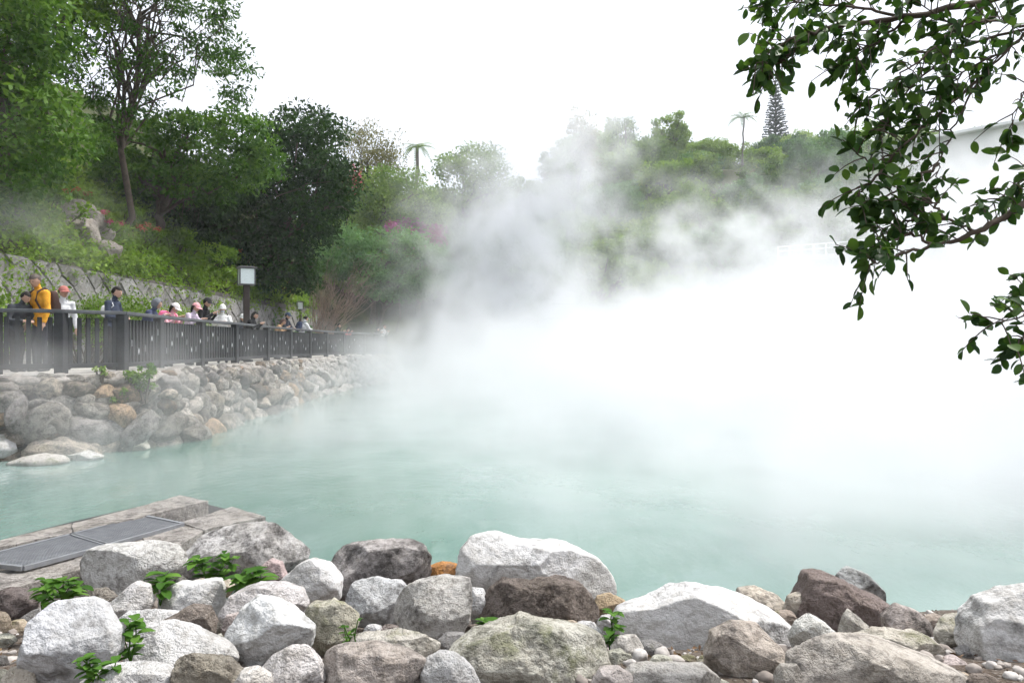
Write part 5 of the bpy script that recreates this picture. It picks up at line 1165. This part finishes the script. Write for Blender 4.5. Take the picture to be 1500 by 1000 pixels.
# ------------------------------------------------------------------ steam: a fog grid filled by geometry nodes
def steam_material():
    b = NB('steam'); a = b.n('Attribute', attribute_name='density')
    dn = b.math('MULTIPLY', a.outputs['Fac'], STEAM_DENSITY)
    sc = b.n('VolumeScatter'); sc.inputs['Color'].default_value = (1, 1, 1, 1); sc.inputs['Anisotropy'].default_value = .25; b.l(dn, sc.inputs['Density'])
    ab = b.n('VolumeAbsorption'); ab.inputs['Color'].default_value = (.0, .03, .26, 1); b.l(b.math('MULTIPLY', dn, STEAM_ABSORB), ab.inputs['Density'])
    ad = b.n('AddShader'); b.l(sc.outputs[0], ad.inputs[0]); b.l(ab.outputs[0], ad.inputs[1]); b.l(ad.outputs[0], b.out.inputs['Volume'])
    return b.m
def steam_nodes(mat):
    t = bpy.data.node_groups.new('steam_field', 'GeometryNodeTree')
    t.interface.new_socket('Geometry', in_out='OUTPUT', socket_type='NodeSocketGeometry')
    L = t.links.new
    def N(ty, **kw):
        q = t.nodes.new(ty)
        for k, v in kw.items(): setattr(q, k, v)
        return q
    def put(s, v):
        if isinstance(v, bpy.types.NodeSocket): L(v, s)
        else: s.default_value = v
    def mth(op, a, b=0.0, clamp=False):
        q = N('ShaderNodeMath', operation=op, use_clamp=clamp); put(q.inputs[0], a); put(q.inputs[1], b); return q.outputs[0]
    def vec(op, a, b=(0, 0, 0)):
        q = N('ShaderNodeVectorMath', operation=op); put(q.inputs[0], a); put(q.inputs[1], b)
        return q.outputs['Value'] if op == 'LENGTH' else q.outputs[0]
    def noise(v, scale, det, rough, out=0):
        q = N('ShaderNodeTexNoise'); put(q.inputs['Vector'], v); q.inputs['Scale'].default_value = scale; q.inputs['Detail'].default_value = det; q.inputs['Roughness'].default_value = rough
        return q.outputs[out]
    def rng(v, a, b, c, d):
        q = N('ShaderNodeMapRange'); q.interpolation_type = 'SMOOTHSTEP'; put(q.inputs[0], v)
        for i, z in enumerate((a, b, c, d)): q.inputs[1 + i].default_value = z
        return q.outputs[0]
    p = N('GeometryNodeInputPosition').outputs[0]
    sp = N('ShaderNodeSeparateXYZ'); L(p, sp.inputs[0])
    w1 = vec('MULTIPLY', vec('SUBTRACT', noise(p, .14, 2, .5, 1), (.5, .5, .5)), (7, 7, 6))
    w2 = vec('MULTIPLY', vec('SUBTRACT', noise(p, .5, 2, .5, 1), (.5, .5, .5)), (2.2, 2.2, 2.2))
    pw = vec('ADD', p, vec('ADD', w1, w2))
    tot = None
    for c, r, wt in STEAM_PUFFS:
        d = vec('LENGTH', vec('DIVIDE', vec('SUBTRACT', pw, c), r))
        f = mth('MULTIPLY', mth('SUBTRACT', 1.0, d, True), wt); tot = f if tot is None else mth('ADD', tot, f)
    n = noise(pw, .42, 5, .6)
    e = mth('ADD', tot, mth('MULTIPLY', mth('SUBTRACT', n, .57), 3.0))
    bil = rng(noise(vec('ADD', p, w2), .95, 4, .62), .36, .64, .2, 1.7)
    dens = mth('MULTIPLY', mth('MULTIPLY', rng(e, -.05, .65, 0, 1), tot), bil)
    # thins out to nothing at the faces of the grid and at the water
    lo, hi = STEAM_LO, STEAM_HI
    for i, (a, b_) in enumerate(zip(lo, hi)):
        if i != 2: dens = mth('MULTIPLY', dens, rng(sp.outputs[i], a, a + (3 if i == 0 else 1.4), 0, 1))
        dens = mth('MULTIPLY', dens, rng(sp.outputs[i], b_ - 3, b_, 1, 0))
    dens = mth('MAXIMUM', mth('SUBTRACT', dens, .004), 0.0)
    vc = N('GeometryNodeVolumeCube'); put(vc.inputs['Density'], dens); vc.inputs['Background'].default_value = 0
    vc.inputs['Min'].default_value = lo; vc.inputs['Max'].default_value = hi
    for k, i in (('Resolution X', 0), ('Resolution Y', 1), ('Resolution Z', 2)): vc.inputs[k].default_value = int((hi[i] - lo[i]) / STEAM_VOXEL)
    sm = N('GeometryNodeSetMaterial'); L(vc.outputs[0], sm.inputs[0]); sm.inputs['Material'].default_value = mat
    go = N('NodeGroupOutput'); L(sm.outputs[0], go.inputs[0])
    return t
HAZE = .0006
STEAM_ABSORB = .11
STEAM_DENSITY, STEAM_VOXEL = .27, .27
STEAM_LO, STEAM_HI = (-15.0, 4.6, .03), (46.0, 64.0, 18.0)
STEAM_PUFFS = [   # centre, radii (metres), weight
    ((15, 34, 1.0), (24, 23, 7.2), 1.05), ((32, 40, 6), (13, 14, 12), .9), ((5, 21, .4), (15, 13, 3.6), .9),
    ((-.4, 36, 4.5), (6.6, 5.5, 7), 1.4), ((1.8, 37, 11.2), (5.8, 4.8, 6.4), 1.4), ((-2.8, 37, 8.5), (4.4, 4, 5.5), .8), ((5.5, 8.2, .2), (5.5, 4.6, 2.2), 1.15), ((9, 11, .2), (7, 6, 2.6), .8),
    ((-4.0, 31, 1.4), (5.0, 12, 4.2), .66), ((-5.0, 42, 7.0), (4.6, 4.5, 7), .5), ((18, 50, 8), (19, 10, 8.5), .75), ((12, 57, 9), (42, 7, 12), .26), ((33, 53, 12), (11, 9, 9), .8),
    ((3, 11.0, 0), (22, 11, 2.0), .78), ((13, 11.0, .3), (14, 10, 3.6), .8),
    ((-11.9, 18.5, 4.6), (3.8, 8, 3.0), .52), ((-8.8, 12.2, 1.1), (5.0, 3.8, 2.4), .36)]
vd = bpy.data.volumes.new('steam'); smat = steam_material(); vd.materials.append(smat)
so = bpy.data.objects.new('steam', vd); COL.objects.link(so); tag(so, 'white steam billowing off the hot pool', 'steam', None, 'stuff')
so.modifiers.new('field', 'NODES').node_group = steam_nodes(smat)
# the damp air that lets the far hills fade
bm = bmesh.new(); add_box(bm, (0, 95, 35.6), (430, 340, 76.0))
b = NB('damp_air'); pv = b.n('VolumePrincipled'); pv.inputs['Color'].default_value = (.93, .96, 1, 1); pv.inputs['Density'].default_value = HAZE; b.l(pv.outputs[0], b.out.inputs['Volume'])
tag(link('haze', bm_mesh('haze', bm, b.m)), 'pale damp air over the valley', 'haze', None, 'stuff')
print('SCRIPT', round(time.time() - T0, 1), 's')
